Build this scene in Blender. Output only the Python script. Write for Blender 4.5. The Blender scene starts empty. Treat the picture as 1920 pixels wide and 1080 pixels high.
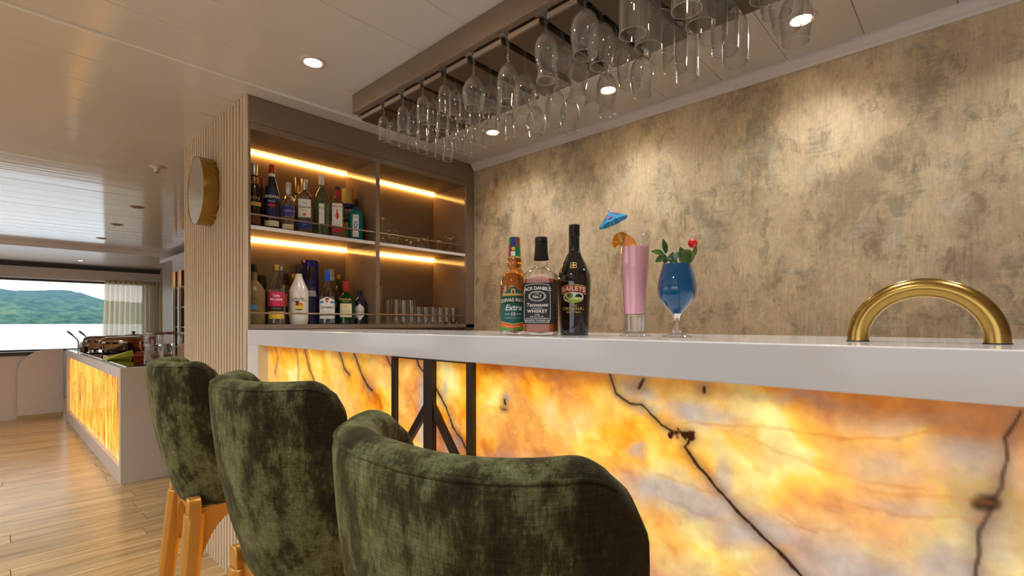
import bpy, math, random
import numpy as np
from mathutils import Vector, Matrix
S = bpy.context.scene
COL = S.collection
PI = math.pi
random.seed(7)
EYE = 1.27

# ------------------------------------------------------------------ camera, world, exposure
cd = bpy.data.cameras.new('camera'); cam = bpy.data.objects.new('camera', cd); COL.objects.link(cam)
cam.location = (0, 0, EYE)
cam.rotation_euler = (PI/2, 0, -math.atan2(.7284, .6852))
cd.sensor_width = 36; cd.lens = 36*926/1920; cd.shift_y = 65.5/1920; cd.clip_start = .02; cd.clip_end = 20000
S.camera = cam
S.view_settings.view_transform = 'Standard'; S.view_settings.look = 'None'
S.view_settings.gamma = 1; S.view_settings.use_curve_mapping = False
S.view_settings.exposure = 0.16
cy = S.cycles
cy.max_bounces = 14; cy.diffuse_bounces = 4; cy.glossy_bounces = 6; cy.transmission_bounces = 12
cy.transparent_max_bounces = 48; cy.sample_clamp_indirect = 4; cy.blur_glossy = .4
cy.caustics_refractive = False; cy.caustics_reflective = False
cy.use_denoising = True

W = bpy.data.worlds.new('world'); S.world = W; W.use_nodes = True
wn = W.node_tree.nodes; wl = W.node_tree.links; wn.clear()
wo = wn.new('ShaderNodeOutputWorld'); wb = wn.new('ShaderNodeBackground'); wl.new(wb.outputs[0], wo.inputs[0])
wt = wn.new('ShaderNodeTexCoord'); wx = wn.new('ShaderNodeSeparateXYZ'); wl.new(wt.outputs['Generated'], wx.inputs[0])
wr = wn.new('ShaderNodeValToRGB'); wl.new(wx.outputs['Z'], wr.inputs[0]); wl.new(wr.outputs[0], wb.inputs[0])
wr.color_ramp.elements[0].position = 0.0; wr.color_ramp.elements[0].color = (1.0, .98, .95, 1)
wr.color_ramp.elements[1].position = .6; wr.color_ramp.elements[1].color = (.80, .91, 1.0, 1)
wb.inputs[1].default_value = 2.3

def spot(x, y, z, power, size=1.9, blend=.6, col=(1, .95, .89), r=.03):
    l = bpy.data.lights.new('downlight_or_fill_lamp', 'SPOT'); l.energy = power; l.spot_size = size; l.spot_blend = blend
    l.color = col; l.shadow_soft_size = r
    o = bpy.data.objects.new('downlight_or_fill_lamp', l); COL.objects.link(o); o.location = (x, y, z); return o
LIT = [(.922, 1.995), (.922, 1.22), (.922, .44), (1.955, 1.988), (1.965, 1.24), (1.98, .4525), (.922, -.33), (1.97, -.33)]
LAMP_POWER = 20
for (x, y) in LIT:
    spot(x, y, 2.335, LAMP_POWER if x < 1.5 else 16, 1.7 if x < 1.5 else 2.4, 1.0)
for x in (-.6, -2.1):  # unseen fill spots added to brighten ceiling and bar front, no fittings
    for y in (.44, 1.995, 3.5, 5.1, 6.7):
        spot(x, y, 2.335, 54, 2.6, 1.0, (.92, .97, 1))

# ------------------------------------------------------------------ materials
def lin(c):
    return tuple(((v/255)/12.92 if v/255 <= .04045 else ((v/255+.055)/1.055)**2.4) for v in c)
def newmat(name):
    m = bpy.data.materials.new(name); m.use_nodes = True
    return m, m.node_tree.nodes, m.node_tree.links
def P(name, rgb, rough=.5, metal=0, spec=.5, trans=0, ior=1.45, emit=None, es=0, coat=0, sheen=0, alpha=1):
    m, n, l = newmat(name); b = n['Principled BSDF']
    b.inputs['Base Color'].default_value = (*lin(rgb), 1); b.inputs['Roughness'].default_value = rough
    b.inputs['Metallic'].default_value = metal; b.inputs['Specular IOR Level'].default_value = spec
    b.inputs['Transmission Weight'].default_value = trans; b.inputs['IOR'].default_value = ior
    b.inputs['Coat Weight'].default_value = coat; b.inputs['Coat Roughness'].default_value = .03
    b.inputs['Sheen Weight'].default_value = sheen; b.inputs['Alpha'].default_value = alpha
    if emit: b.inputs['Emission Color'].default_value = (*lin(emit), 1); b.inputs['Emission Strength'].default_value = es
    return m
def noise(n, l, vec, scale, detail=6, rough=.6, dist=0):
    t = n.new('ShaderNodeTexNoise'); t.inputs['Scale'].default_value = scale; t.inputs['Detail'].default_value = detail
    t.inputs['Roughness'].default_value = rough; t.inputs['Distortion'].default_value = dist
    l.new(vec, t.inputs['Vector']); return t.outputs['Fac']
def ramp(n, l, fac, stops):
    r = n.new('ShaderNodeValToRGB'); e = r.color_ramp.elements
    while len(e) < len(stops): e.new(.5)
    for k, (p, c) in enumerate(stops):
        e[k].position = p; e[k].color = (*c, 1) if len(c) == 3 else c
    l.new(fac, r.inputs[0]); return r.outputs[0]
def mixc(n, l, fac, a, b, mode='MIX'):
    x = n.new('ShaderNodeMix'); x.data_type = 'RGBA'; x.blend_type = mode
    if isinstance(fac, (int, float)): x.inputs[0].default_value = fac
    else: l.new(fac, x.inputs[0])
    for i, v in ((6, a), (7, b)):
        if isinstance(v, tuple): x.inputs[i].default_value = (*v, 1)
        else: l.new(v, x.inputs[i])
    return x.outputs[2]
def vecmap(n, l, src, scale=(1, 1, 1), rot=(0, 0, 0), loc=(0, 0, 0)):
    t = n.new('ShaderNodeMapping'); t.inputs['Scale'].default_value = scale; t.inputs['Rotation'].default_value = rot
    t.inputs['Location'].default_value = loc; l.new(src, t.inputs['Vector']); return t.outputs[0]
def coord(n, kind='Object'):
    return n.new('ShaderNodeTexCoord').outputs[kind]
def position(n):
    return n.new('ShaderNodeNewGeometry').outputs['Position']
def bump(n, l, b, h, strength=.2, dist=.01):
    t = n.new('ShaderNodeBump'); t.inputs['Strength'].default_value = strength; t.inputs['Distance'].default_value = dist
    l.new(h, t.inputs['Height']); l.new(t.outputs[0], b.inputs['Normal'])

def thin_glass(name, tint=(1, 1, 1), refl=1.0, power=2.4, soft=.0):
    m, n, l = newmat(name); n.clear()
    o = n.new('ShaderNodeOutputMaterial'); mx = n.new('ShaderNodeMixShader'); l.new(mx.outputs[0], o.inputs[0])
    tr = n.new('ShaderNodeBsdfTransparent'); gl = n.new('ShaderNodeBsdfGlossy'); gl.inputs['Roughness'].default_value = .015
    lw = n.new('ShaderNodeLayerWeight'); lw.inputs[0].default_value = .5
    p = n.new('ShaderNodeMath'); p.operation = 'POWER'; p.inputs[1].default_value = power; l.new(lw.outputs['Facing'], p.inputs[0])
    a = n.new('ShaderNodeMath'); a.operation = 'MULTIPLY_ADD'; a.inputs[1].default_value = .92*refl; a.inputs[2].default_value = .05*refl
    l.new(p.outputs[0], a.inputs[0]); l.new(a.outputs[0], mx.inputs[0])
    g2 = n.new('ShaderNodeBsdfGlossy'); g2.inputs['Roughness'].default_value = .5
    gm = n.new('ShaderNodeMixShader'); gm.inputs[0].default_value = soft; l.new(gl.outputs[0], gm.inputs[1]); l.new(g2.outputs[0], gm.inputs[2])
    col = ramp(n, l, lw.outputs['Facing'], [(0, tint), (.6, tuple(t*.97 for t in tint)), (1, tuple(t*.75 for t in tint))])
    l.new(col, tr.inputs[0]); l.new(tr.outputs[0], mx.inputs[1]); l.new(gm.outputs[0], mx.inputs[2])
    return m

GLASS = thin_glass('clear_glass')
RIM = thin_glass('glass_rim', refl=6, soft=.4)
RACK_GLASS = thin_glass('rack_glass', refl=1.3, power=1.8, soft=.4)
PANE = thin_glass('window_glass', refl=.5)
GREEN_GLASS = thin_glass('pale_green_glass', (.72, .88, .74))
white_gloss = P('white_quartz', (232, 233, 237), .09, spec=.5)
white_paint = P('white_paint', (214, 213, 213), .35)
white_panel = P('white_panel', (206, 195, 188), .4)
off_white_trim = P('off_white_trim', (232, 229, 232), .4)
brass = P('brushed_brass', (172, 140, 74), .24, metal=1)
gold_paint = P('gold_painted_metal', (204, 150, 70), .32, metal=.55)
taupe = P('taupe_laminate', (128, 110, 94), .3)
taupe_gloss = P('taupe_gloss_panel', (132, 113, 94), .12, spec=.6)
rack_board = P('dark_walnut_board', (84, 66, 52), .22, spec=.5)
rack_edge = P('board_edge', (160, 140, 126), .4)
black_metal = P('black_metal', (48, 36, 27), .35)
black_plastic = P('black_plastic', (20, 19, 20), .3)
dark_frame = P('dark_window_frame', (62, 60, 55), .4)
chrome = P('polished_steel', (200, 190, 180), .08, metal=1)
shelf_white = P('white_shelf_edge', (235, 228, 232), .3)
lens_mat = P('lamp_lens', (255, 240, 215), .4, emit=(255, 226, 180), es=60)
led_mat = P('warm_led_strip', (255, 220, 150), .4, emit=(255, 186, 92), es=22)
ring_white = P('lamp_trim_white', (214, 202, 194), .35)
mirror_mat = P('mirror_glass', (225, 228, 232), .02, metal=1)
rail_mat = P('bronze_rail', (150, 128, 104), .3, metal=.6)

def m_ceiling():
    m, n, l = newmat('glossy_ceiling_panel'); b = n['Principled BSDF']
    b.inputs['Base Color'].default_value = (*lin((216, 214, 216)), 1)
    b.inputs['Roughness'].default_value = .10; b.inputs['Specular IOR Level'].default_value = .36
    f = noise(n, l, vecmap(n, l, position(n), (.6, 9, 1)), 2.2, 2, .5)
    bump(n, l, b, f, .10, .010); return m
ceil_mat = m_ceiling()
ceil_matt = P('matt_ceiling_board', (200, 192, 186), .28)

def m_wallpaper():
    m, n, l = newmat('distressed_wallpaper'); b = n['Principled BSDF']; p = position(n)
    warp = n.new('ShaderNodeTexNoise'); warp.inputs['Scale'].default_value = 16; warp.inputs['Detail'].default_value = 6; l.new(p, warp.inputs['Vector'])
    off = n.new('ShaderNodeVectorMath'); off.operation = 'MULTIPLY_ADD'; off.inputs[1].default_value = (.0, .05, .12); l.new(warp.outputs['Color'], off.inputs[0]); l.new(p, off.inputs[2])
    v = off.outputs[0]; pv = vecmap(n, l, v, (1, 1, .72))
    fv = noise(n, l, vecmap(n, l, p, (1, 60, 6)), 1.7, 7, .72)      # vertical drags
    fh = noise(n, l, vecmap(n, l, p, (1, 7, 70)), 1.5, 7, .72)      # horizontal drags
    grain = noise(n, l, p, 55, 6, .7)
    base = ramp(n, l, noise(n, l, pv, 5.5, 9, .7), [(.30, lin((186, 166, 138))), (.46, lin((206, 186, 154))), (.58, lin((220, 200, 164))), (.72, lin((202, 188, 164)))])
    def mask(scale, loc, lo, hi, brk):
        f = noise(n, l, vecmap(n, l, pv, loc=loc), scale, 9, .66)
        a = n.new('ShaderNodeMath'); a.operation = 'MULTIPLY_ADD'; a.inputs[1].default_value = .34; l.new(brk, a.inputs[0]); l.new(f, a.inputs[2])
        return ramp(n, l, a.outputs[0], [(lo, (0, 0, 0)), (hi, (1, 1, 1))])
    c = mixc(n, l, mixc(n, l, .55, (0, 0, 0), mask(3.4, (0, 3.3, 1.7), .70, .79, fv)), base, lin((134, 117, 94)))
    c = mixc(n, l, mixc(n, l, .50, (0, 0, 0), mask(6.5, (0, 9.1, 4.2), .71, .83, fv)), c, lin((120, 100, 76)))
    c = mixc(n, l, mixc(n, l, .55, (0, 0, 0), mask(5.0, (0, 5.1, 9.2), .72, .82, fh)), c, lin((132, 128, 112)))
    c = mixc(n, l, mixc(n, l, .55, (0, 0, 0), mask(7.0, (0, 1.1, 7.7), .73, .83, fh)), c, lin((212, 206, 188)))
    c = mixc(n, l, mixc(n, l, .4, (0, 0, 0), mask(15, (0, 2.2, 3.1), .75, .80, grain)), c, lin((120, 104, 80)))
    c = mixc(n, l, .45, c, mixc(n, l, 1.0, c, ramp(n, l, fv, [(.32, (.62, .60, .56)), (.58, (1.12, 1.12, 1.12))]), 'MULTIPLY'))
    c = mixc(n, l, .35, c, mixc(n, l, 1.0, c, ramp(n, l, grain, [(.35, (.7, .68, .64)), (.6, (1.12, 1.12, 1.12))]), 'MULTIPLY'))
    l.new(c, b.inputs['Base Color']); b.inputs['Roughness'].default_value = .5; b.inputs['Specular IOR Level'].default_value = .35
    bump(n, l, b, fv, .10, .003); return m
wallpaper = m_wallpaper()

def m_wood_floor():
    m, n, l = newmat('oak_floor'); b = n['Principled BSDF']; p = position(n)
    rnd = n.new('ShaderNodeObjectInfo').outputs['Random']
    ad = n.new('ShaderNodeVectorMath'); ad.operation = 'ADD'; l.new(vecmap(n, l, p, (1.4, 17, 1)), ad.inputs[0])
    cmb = n.new('ShaderNodeCombineXYZ'); mu = n.new('ShaderNodeMath'); mu.operation = 'MULTIPLY'; mu.inputs[1].default_value = 37; l.new(rnd, mu.inputs[0]); l.new(mu.outputs[0], cmb.inputs[0]); l.new(cmb.outputs[0], ad.inputs[1])
    f = noise(n, l, ad.outputs[0], 1.6, 8, .62, .6)
    c = ramp(n, l, f, [(.30, lin((156, 122, 76))), (.5, lin((194, 158, 106))), (.70, lin((218, 188, 138)))])
    tone = ramp(n, l, rnd, [(0, (.80, .78, .76)), (1, (1.08, 1.06, 1.03))])
    l.new(mixc(n, l, 1.0, c, tone, 'MULTIPLY'), b.inputs['Base Color'])
    b.inputs['Roughness'].default_value = .23; b.inputs['Specular IOR Level'].default_value = .5
    bump(n, l, b, f, .15, .004); return m
oak = m_wood_floor()

def m_slat():
    m, n, l = newmat('washed_oak_slat'); b = n['Principled BSDF']; p = position(n)
    f = noise(n, l, vecmap(n, l, p, (40, 40, 1.6)), 1.0, 6, .6)
    l.new(ramp(n, l, f, [(.3, lin((204, 184, 156))), (.7, lin((226, 208, 182)))]), b.inputs['Base Color'])
    b.inputs['Roughness'].default_value = .45; return m
slat_mat = m_slat()
slat_back = P('slat_backing', (150, 128, 104), .6)

def m_velvet():
    m, n, l = newmat('olive_velvet'); b = n['Principled BSDF']; p = coord(n)
    big = noise(n, l, vecmap(n, l, p, (1, 1, .5)), 21, 12, .76)
    mid = noise(n, l, vecmap(n, l, p, (1, 1, .6), loc=(3, 1, 2)), 7, 4, .6)
    th = noise(n, l, vecmap(n, l, p, (40, 40, 520)), 1.0, 4, .6)
    th2 = noise(n, l, vecmap(n, l, p, (520, 520, 45)), 1.0, 4, .6)
    mm = n.new('ShaderNodeMath'); mm.operation = 'MULTIPLY_ADD'; mm.inputs[1].default_value = .40; l.new(mid, mm.inputs[0])
    m2 = n.new('ShaderNodeMath'); m2.operation = 'MULTIPLY'; m2.inputs[1].default_value = .75; l.new(big, m2.inputs[0]); l.new(m2.outputs[0], mm.inputs[2])
    c = ramp(n, l, mm.outputs[0], [(.49, lin((38, 34, 21))), (.555, lin((58, 55, 34))), (.60, lin((86, 88, 58))), (.69, lin((110, 114, 80)))])
    c = mixc(n, l, .45, c, mixc(n, l, 1.0, c, ramp(n, l, th, [(.36, (.5, .48, .45)), (.62, (1.45, 1.45, 1.4))]), 'MULTIPLY'))
    c = mixc(n, l, .5, c, mixc(n, l, 1.0, c, ramp(n, l, th2, [(.36, (.55, .53, .5)), (.62, (1.4, 1.4, 1.4))]), 'MULTIPLY'))
    l.new(c, b.inputs['Base Color']); b.inputs['Roughness'].default_value = .9
    b.inputs['Sheen Weight'].default_value = .25; b.inputs['Sheen Roughness'].default_value = .4
    b.inputs['Sheen Tint'].default_value = (*lin((170, 170, 130)), 1); b.inputs['Specular IOR Level'].default_value = .12
    bump(n, l, b, th, .15, .001); return m
velvet = m_velvet()

def m_buffet_stone():
    m, n, l = newmat('backlit_striped_onyx'); b = n['Principled BSDF']; p = position(n)
    f = noise(n, l, vecmap(n, l, p, (1, 6, .7)), 2.2, 8, .68, .7)
    v = noise(n, l, vecmap(n, l, p, (1, 5, .7), loc=(0, 4, 2)), 1.6, 5, .55, 1.4)
    c = ramp(n, l, f, [(.36, lin((110, 58, 8))), (.44, lin((214, 126, 18))), (.53, lin((252, 180, 48))), (.64, lin((255, 218, 110)))])
    vv = n.new('ShaderNodeMath'); vv.operation = 'SUBTRACT'; vv.inputs[1].default_value = .5; l.new(v, vv.inputs[0])
    va = n.new('ShaderNodeMath'); va.operation = 'ABSOLUTE'; l.new(vv.outputs[0], va.inputs[0])
    c = mixc(n, l, ramp(n, l, va.outputs[0], [(.0, (1, 1, 1)), (.030, (0, 0, 0))]), c, lin((70, 34, 6)))
    l.new(c, b.inputs['Emission Color']); b.inputs['Emission Strength'].default_value = 1.25
    b.inputs['Base Color'].default_value = (*lin((120, 90, 50)), 1); b.inputs['Roughness'].default_value = .12; return m
buffet_stone = m_buffet_stone()

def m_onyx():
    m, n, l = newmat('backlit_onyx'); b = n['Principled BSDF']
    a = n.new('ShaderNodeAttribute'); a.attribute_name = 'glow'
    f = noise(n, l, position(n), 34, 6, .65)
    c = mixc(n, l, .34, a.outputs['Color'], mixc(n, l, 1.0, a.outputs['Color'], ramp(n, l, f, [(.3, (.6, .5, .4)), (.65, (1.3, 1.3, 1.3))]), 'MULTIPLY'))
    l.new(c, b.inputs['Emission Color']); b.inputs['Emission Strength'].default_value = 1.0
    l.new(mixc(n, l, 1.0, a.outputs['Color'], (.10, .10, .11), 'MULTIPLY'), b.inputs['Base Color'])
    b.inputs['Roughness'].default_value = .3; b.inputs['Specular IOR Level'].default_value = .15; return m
onyx = m_onyx()

def m_curtain():
    m, n, l = newmat('sheer_curtain'); n.clear()
    o = n.new('ShaderNodeOutputMaterial'); mx = n.new('ShaderNodeMixShader'); l.new(mx.outputs[0], o.inputs[0])
    tr = n.new('ShaderNodeBsdfTransparent'); tl = n.new('ShaderNodeBsdfTranslucent'); df = n.new('ShaderNodeBsdfDiffuse')
    ad = n.new('ShaderNodeMixShader'); ad.inputs[0].default_value = .45
    for s in (tl, df): s.inputs[0].default_value = (*lin((214, 206, 184)), 1)
    l.new(tl.outputs[0], ad.inputs[2]); l.new(df.outputs[0], ad.inputs[1])
    mx.inputs[0].default_value = .88; l.new(tr.outputs[0], mx.inputs[1]); l.new(ad.outputs[0], mx.inputs[2]); return m
curtain_mat = m_curtain()

def m_hill():
    m, n, l = newmat('forested_hill'); b = n['Principled BSDF']; p = position(n)
    f = noise(n, l, vecmap(n, l, p, (1, 1, 2.2)), .016, 9, .75)
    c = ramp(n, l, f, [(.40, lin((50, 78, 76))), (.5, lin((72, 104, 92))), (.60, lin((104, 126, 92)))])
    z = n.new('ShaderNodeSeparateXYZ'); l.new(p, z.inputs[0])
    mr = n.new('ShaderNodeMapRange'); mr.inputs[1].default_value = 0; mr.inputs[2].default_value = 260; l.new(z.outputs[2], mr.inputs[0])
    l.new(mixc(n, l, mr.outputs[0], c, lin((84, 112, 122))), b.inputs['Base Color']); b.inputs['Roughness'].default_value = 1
    b.inputs['Specular IOR Level'].default_value = 0; return m
hill_mat = m_hill()
def m_water():
    m, n, l = newmat('calm_water'); b = n['Principled BSDF']
    b.inputs['Base Color'].default_value = (.55, .62, .66, 1); b.inputs['Roughness'].default_value = .25
    f = noise(n, l, position(n), .8, 4, .6); bump(n, l, b, f, .3, .2); return m
water_mat = m_water()

# ------------------------------------------------------------------ mesh helpers
class MB:
    def __init__(s): s.v = []; s.f = []
    def add(s, vs, fs):
        o = len(s.v); s.v += [tuple(v) for v in vs]; s.f += [tuple(i+o for i in f) for f in fs]; return s
    def box(s, x0, x1, y0, y1, z0, z1):
        return s.add([(x0,y0,z0),(x1,y0,z0),(x1,y1,z0),(x0,y1,z0),(x0,y0,z1),(x1,y0,z1),(x1,y1,z1),(x0,y1,z1)],
                     [(0,3,2,1),(4,5,6,7),(0,1,5,4),(1,2,6,5),(2,3,7,6),(3,0,4,7)])
    def lathe(s, prof, seg=24, c=(0, 0, 0), p=2.0, rot=0, sy=1.0):
        vs = []; fs = []; n = len(prof)
        for k in range(seg):
            t = 2*PI*k/seg
            ct, st = math.cos(t), math.sin(t)
            q = (abs(ct)**p+abs(st)**p)**(-1/p)
            for r, z in prof:
                x, y = r*q*ct, r*q*st*sy
                vs.append((c[0]+x*math.cos(rot)-y*math.sin(rot), c[1]+x*math.sin(rot)+y*math.cos(rot), c[2]+z))
        for k in range(seg):
            a, b = k*n, ((k+1) % seg)*n
            for i in range(n-1):
                if prof[i][0] < 1e-6 and prof[i+1][0] < 1e-6: continue
                if prof[i][0] < 1e-6: fs.append((a+i, b+i+1, a+i+1))
                elif prof[i+1][0] < 1e-6: fs.append((a+i, b+i, a+i+1))
                else: fs.append((a+i, b+i, b+i+1, a+i+1))
        return s.add(vs, fs)
    def tube(s, pts, r, seg=10, closed=False, radii=None, cap=True):
        pts = [Vector(q) for q in pts]; n = len(pts); vs = []; fs = []
        up = None
        for i in range(n):
            a = pts[i-1] if (i > 0 or closed) else pts[i]; b = pts[(i+1) % n] if (i < n-1 or closed) else pts[i]
            t = (b-a).normalized()
            if up is None:
                up = Vector((0, 0, 1)) if abs(t.z) < .9 else Vector((1, 0, 0))
            x = t.cross(up).normalized(); y = x.cross(t).normalized(); up = y
            rr = radii[i] if radii else r
            for k in range(seg):
                w = 2*PI*k/seg; vs.append(pts[i]+x*rr*math.cos(w)+y*rr*math.sin(w))
        for i in range(n if closed else n-1):
            for k in range(seg):
                a = i*seg; b = ((i+1) % n)*seg; k2 = (k+1) % seg
                fs.append((a+k, a+k2, b+k2, b+k))
        if cap and not closed:
            fs.append(tuple(range(seg))[::-1]); fs.append(tuple((n-1)*seg+k for k in range(seg)))
        return s.add(vs, fs)
    def prism(s, poly, axis, a0, a1):
        # poly: 2-D outline in the other two axes (cyclic order), extruded along axis 0/1/2
        def mk(u, v, a): return (a, u, v) if axis == 0 else ((u, a, v) if axis == 1 else (u, v, a))
        n = len(poly); vs = [mk(u, v, a0) for u, v in poly]+[mk(u, v, a1) for u, v in poly]
        fs = [tuple(range(n))[::-1], tuple(range(n, 2*n))]+[(i, (i+1) % n, n+(i+1) % n, n+i) for i in range(n)]
        return s.add(vs, fs)
    def grid(s, rows, close_u=False):
        n = len(rows); k = len(rows[0]); vs = [v for r in rows for v in r]; fs = []
        for i in range(n-1):
            for j in range(k if close_u else k-1):
                j2 = (j+1) % k; fs.append((i*k+j, i*k+j2, (i+1)*k+j2, (i+1)*k+j))
        return s.add(vs, fs)
    def sphere(s, c, r, seg=14, rings=8, sz=1.0):
        return s.lathe([(r*math.sin(PI*i/rings), -r*sz*math.cos(PI*i/rings)) for i in range(rings+1)], seg, c)

def fix_normals(me):
    import bmesh
    b = bmesh.new(); b.from_mesh(me); bmesh.ops.remove_doubles(b, verts=b.verts, dist=1e-6)
    bmesh.ops.recalc_face_normals(b, faces=b.faces); b.to_mesh(me); b.free()
def obj(name, mb, mat, parent=None, smooth=None, bevel=0, seg=2, loc=None, recalc=True):
    me = bpy.data.meshes.new(name); me.from_pydata(mb.v, [], mb.f); me.update()
    if recalc: fix_normals(me)
    if mat: me.materials.append(mat)
    if smooth:
        me.shade_smooth(); me.set_sharp_from_angle(angle=smooth)
    o = bpy.data.objects.new(name, me); COL.objects.link(o)
    if parent is not None: o.parent = parent
    if loc is not None: o.location = loc
    if bevel:
        b = o.modifiers.new('bevel', 'BEVEL'); b.width = bevel; b.segments = seg; b.limit_method = 'ANGLE'
    return o
def box(name, mat, x0, x1, y0, y1, z0, z1, parent=None, bevel=0):
    return obj(name, MB().box(x0, x1, y0, y1, z0, z1), mat, parent, bevel=bevel)
def tag(o, label, cat, group=None, kind=None):
    o['label'] = label; o['category'] = cat
    if group: o['group'] = group
    if kind: o['kind'] = kind
    return o
def thing(name, label, cat, loc=(0, 0, 0), rz=0, group=None):
    o = bpy.data.objects.new(name, None); COL.objects.link(o); o.location = loc; o.rotation_euler = (0, 0, rz)
    o.empty_display_size = .05
    return tag(o, label, cat, group)
def struct(o): o['kind'] = 'structure'; return o
def copy_tree(o, parent=None):
    c = o.copy(); COL.objects.link(c); c.parent = parent
    for ch in list(o.children): copy_tree(ch, c)
    return c
SM = math.radians(40)
_text = {}
def text_geo(s, size, shear=0.0, align='CENTER', bold=0.0, space=1.0):
    cu = bpy.data.curves.new('t', 'FONT'); cu.body = s; cu.size = size; cu.shear = shear; cu.align_x = align; cu.align_y = 'CENTER'
    cu.resolution_u = 3; cu.offset = bold*size; cu.space_character = space
    o = bpy.data.objects.new('t', cu); COL.objects.link(o)
    dg = bpy.context.evaluated_depsgraph_get(); me = bpy.data.meshes.new_from_object(o.evaluated_get(dg))
    v = [(q.co.x, q.co.y) for q in me.vertices]; f = [tuple(q.vertices) for q in me.polygons]
    bpy.data.objects.remove(o); bpy.data.curves.remove(cu); bpy.data.meshes.remove(me)
    return v, f
def surf(prof, p=2.0):
    zs = [z for r, z in prof]; rs = [r for r, z in prof]
    def fn(phi, z, off, rot):
        r = float(np.interp(z, zs, rs)); a = phi-rot
        q = (abs(math.cos(a))**p+abs(math.sin(a))**p)**(-1/p)
        return ((r*q+off)*math.cos(phi), (r*q+off)*math.sin(phi), z)
    return fn
def wrap_patch(mb, fn, phi, half, z0, z1, off=.0006, rot=0, nu=10, nz=4, flat=None, shape=None):
    rows = []
    for i in range(nz+1):
        row = []
        for k in range(nu+1):
            t = -1+2*k/nu; zz0, zz1 = z0, z1
            if shape: zz0, zz1 = shape(t, z0, z1)
            z = zz0+(zz1-zz0)*i/nz
            a = phi+half*t if flat is None else phi+math.atan2(half*t, flat)
            row.append(fn(a, z, off, rot))
        rows.append(row)
    mb.grid(rows); return mb
def wrap_text(mb, fn, txt, size, phi, z, R, off=.0011, rot=0, flat=False, arch=0, **kw):
    v, f = text_geo(txt, size, **kw); vs = []
    for x, y in v:
        zz = z+y+(arch*x*x)
        a = phi+(math.atan2(x, R) if flat else x/R)
        vs.append(fn(a, zz, off, rot))
    mb.add(vs, f); return mb
def wrap_ellipse(mb, fn, phi, z, ax, az, R, off, rot=0, flat=False, n=24, inner=0.0, t0=0, t1=2*PI):
    vs = []; fs = []
    for k in range(n+1):
        t = t0+(t1-t0)*k/n
        for q in (inner, 1.0):
            x = ax*q*math.cos(t); vs.append(fn(phi+(math.atan2(x, R) if flat else x/R), z+az*q*math.sin(t), off, rot))
    for k in range(n): fs.append((2*k, 2*k+1, 2*k+3, 2*k+2))
    mb.add(vs, fs); return mb
def txt_obj(mb, mat, parent, name='lettering'):
    return obj(name, mb, mat, parent, recalc=False)

INK = {k: P('print_'+k, c, .5) for k, c in dict(white=(240, 238, 232), black=(22, 20, 22), red=(190, 40, 34), gold=(214, 176, 88), pink=(206, 40, 92),
       cream=(236, 224, 180), blue=(36, 52, 150), navy=(28, 30, 70), orange=(226, 104, 30), green=(60, 160, 66), teal=(16, 96, 92), brown=(120, 60, 30),
       yellow=(236, 190, 60), lightblue=(60, 130, 190), darkgreen=(30, 70, 34), grey=(150, 150, 150), sky=(200, 220, 230), maroon=(120, 28, 34)).items()}

# ------------------------------------------------------------------ the setting
XW = 2.283; XL = -3.3; YB = -2.6; YF = 11.6; ZC = 2.35
floor = struct(box('floor', oak, XL, XW, YB, YF, -.12, -.012))
pw, plen = .145, 1.30
pm = MB().box(-plen/2+.0012, plen/2-.0012, -pw/2+.0012, pw/2-.0012, -.012, 0)
first = None; r = 0; y = 1.6
while y < 9.3:
    x = -1.9+(.65 if r % 2 else 0)+random.uniform(-.05, .05)
    while x < 1.1:
        if first is None:
            first = obj('plank', pm, oak, floor, bevel=.0012, seg=1); o = first
        else:
            o = first.copy(); COL.objects.link(o)
        o.location = (x+plen/2, y+pw/2, 0); x += plen
    y += pw; r += 1

ceiling = struct(box('ceiling', ceil_matt, XL, XW, YB, 9.0, ZC+.013, ZC+.06))
first = None; k = 0; yy = 2.387-.26*19
while yy < 9.0:
    if first is None:
        first = obj('ceiling_panel', MB().box(XL+.01, XW-.004, 0, .2590, 0, .0128), ceil_mat, ceiling, bevel=.0035, seg=2); o = first
    else:
        o = first.copy(); COL.objects.link(o)
    o.location = (0, yy, ZC); o.rotation_euler = (random.uniform(-.004, .004), 0, 0); yy += .26
ceil_end = yy
low_ceiling = struct(box('ceiling_low', ceil_matt, XL, XW, ceil_end, YF, 2.288, 2.34))
struct(box('trim_1', off_white_trim, XL, XW, ceil_end-.006, ceil_end+.012, 2.284, ZC+.03, bevel=.003))
bead = MB().tube([(XL, 2.383, ZC-.002), (1.38, 2.383, ZC-.002)], .0075, 10)
struct(obj('trim_2', bead, white_gloss, smooth=SM))
prof = [(XW, 1.035), (XW-.008, 1.035), (XW-.012, 1.043), (XW-.02, 1.050), (XW-.030, 1.066), (XW-.034, 1.070), (XW-.034, 1.080), (XW, 1.080)]
cor = MB().prism([(x, z+EYE) for x, z in prof], 1, YB, 2.500)
struct(obj('trim_3', cor, off_white_trim))

wall_right = struct(box('wall_right', wallpaper, XW, XW+.12, YB, YF, -.02, 2.6))
struct(box('wall_back', white_paint, XL, XW, YB-.12, YB, -.02, 2.6))
def wall_with_windows(name, axis, pos, thick, a0, a1, opens, z0, z1, mat):
    """opens: list of (lo, hi) along the wall, all between z0 and z1."""
    mb = MB()
    def b(lo, hi, za, zb):
        if axis == 'x': mb.box(pos, pos+thick, lo, hi, za, zb)
        else: mb.box(lo, hi, pos, pos+thick, za, zb)
    b(a0, a1, -.02, z0); b(a0, a1, z1, 2.6); c = a0
    for lo, hi in opens: b(c, lo, z0, z1); c = hi
    b(c, a1, z0, z1)
    return struct(obj(name, mb, mat))
SIDE = [(-2.2, .9), (2.19, 2.25), (3.2, 5.6), (6.4, 8.8)]
wall_with_windows('wall_left', 'x', XL-.12, .12, YB, YF, SIDE, .80, 2.05, white_paint)
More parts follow.
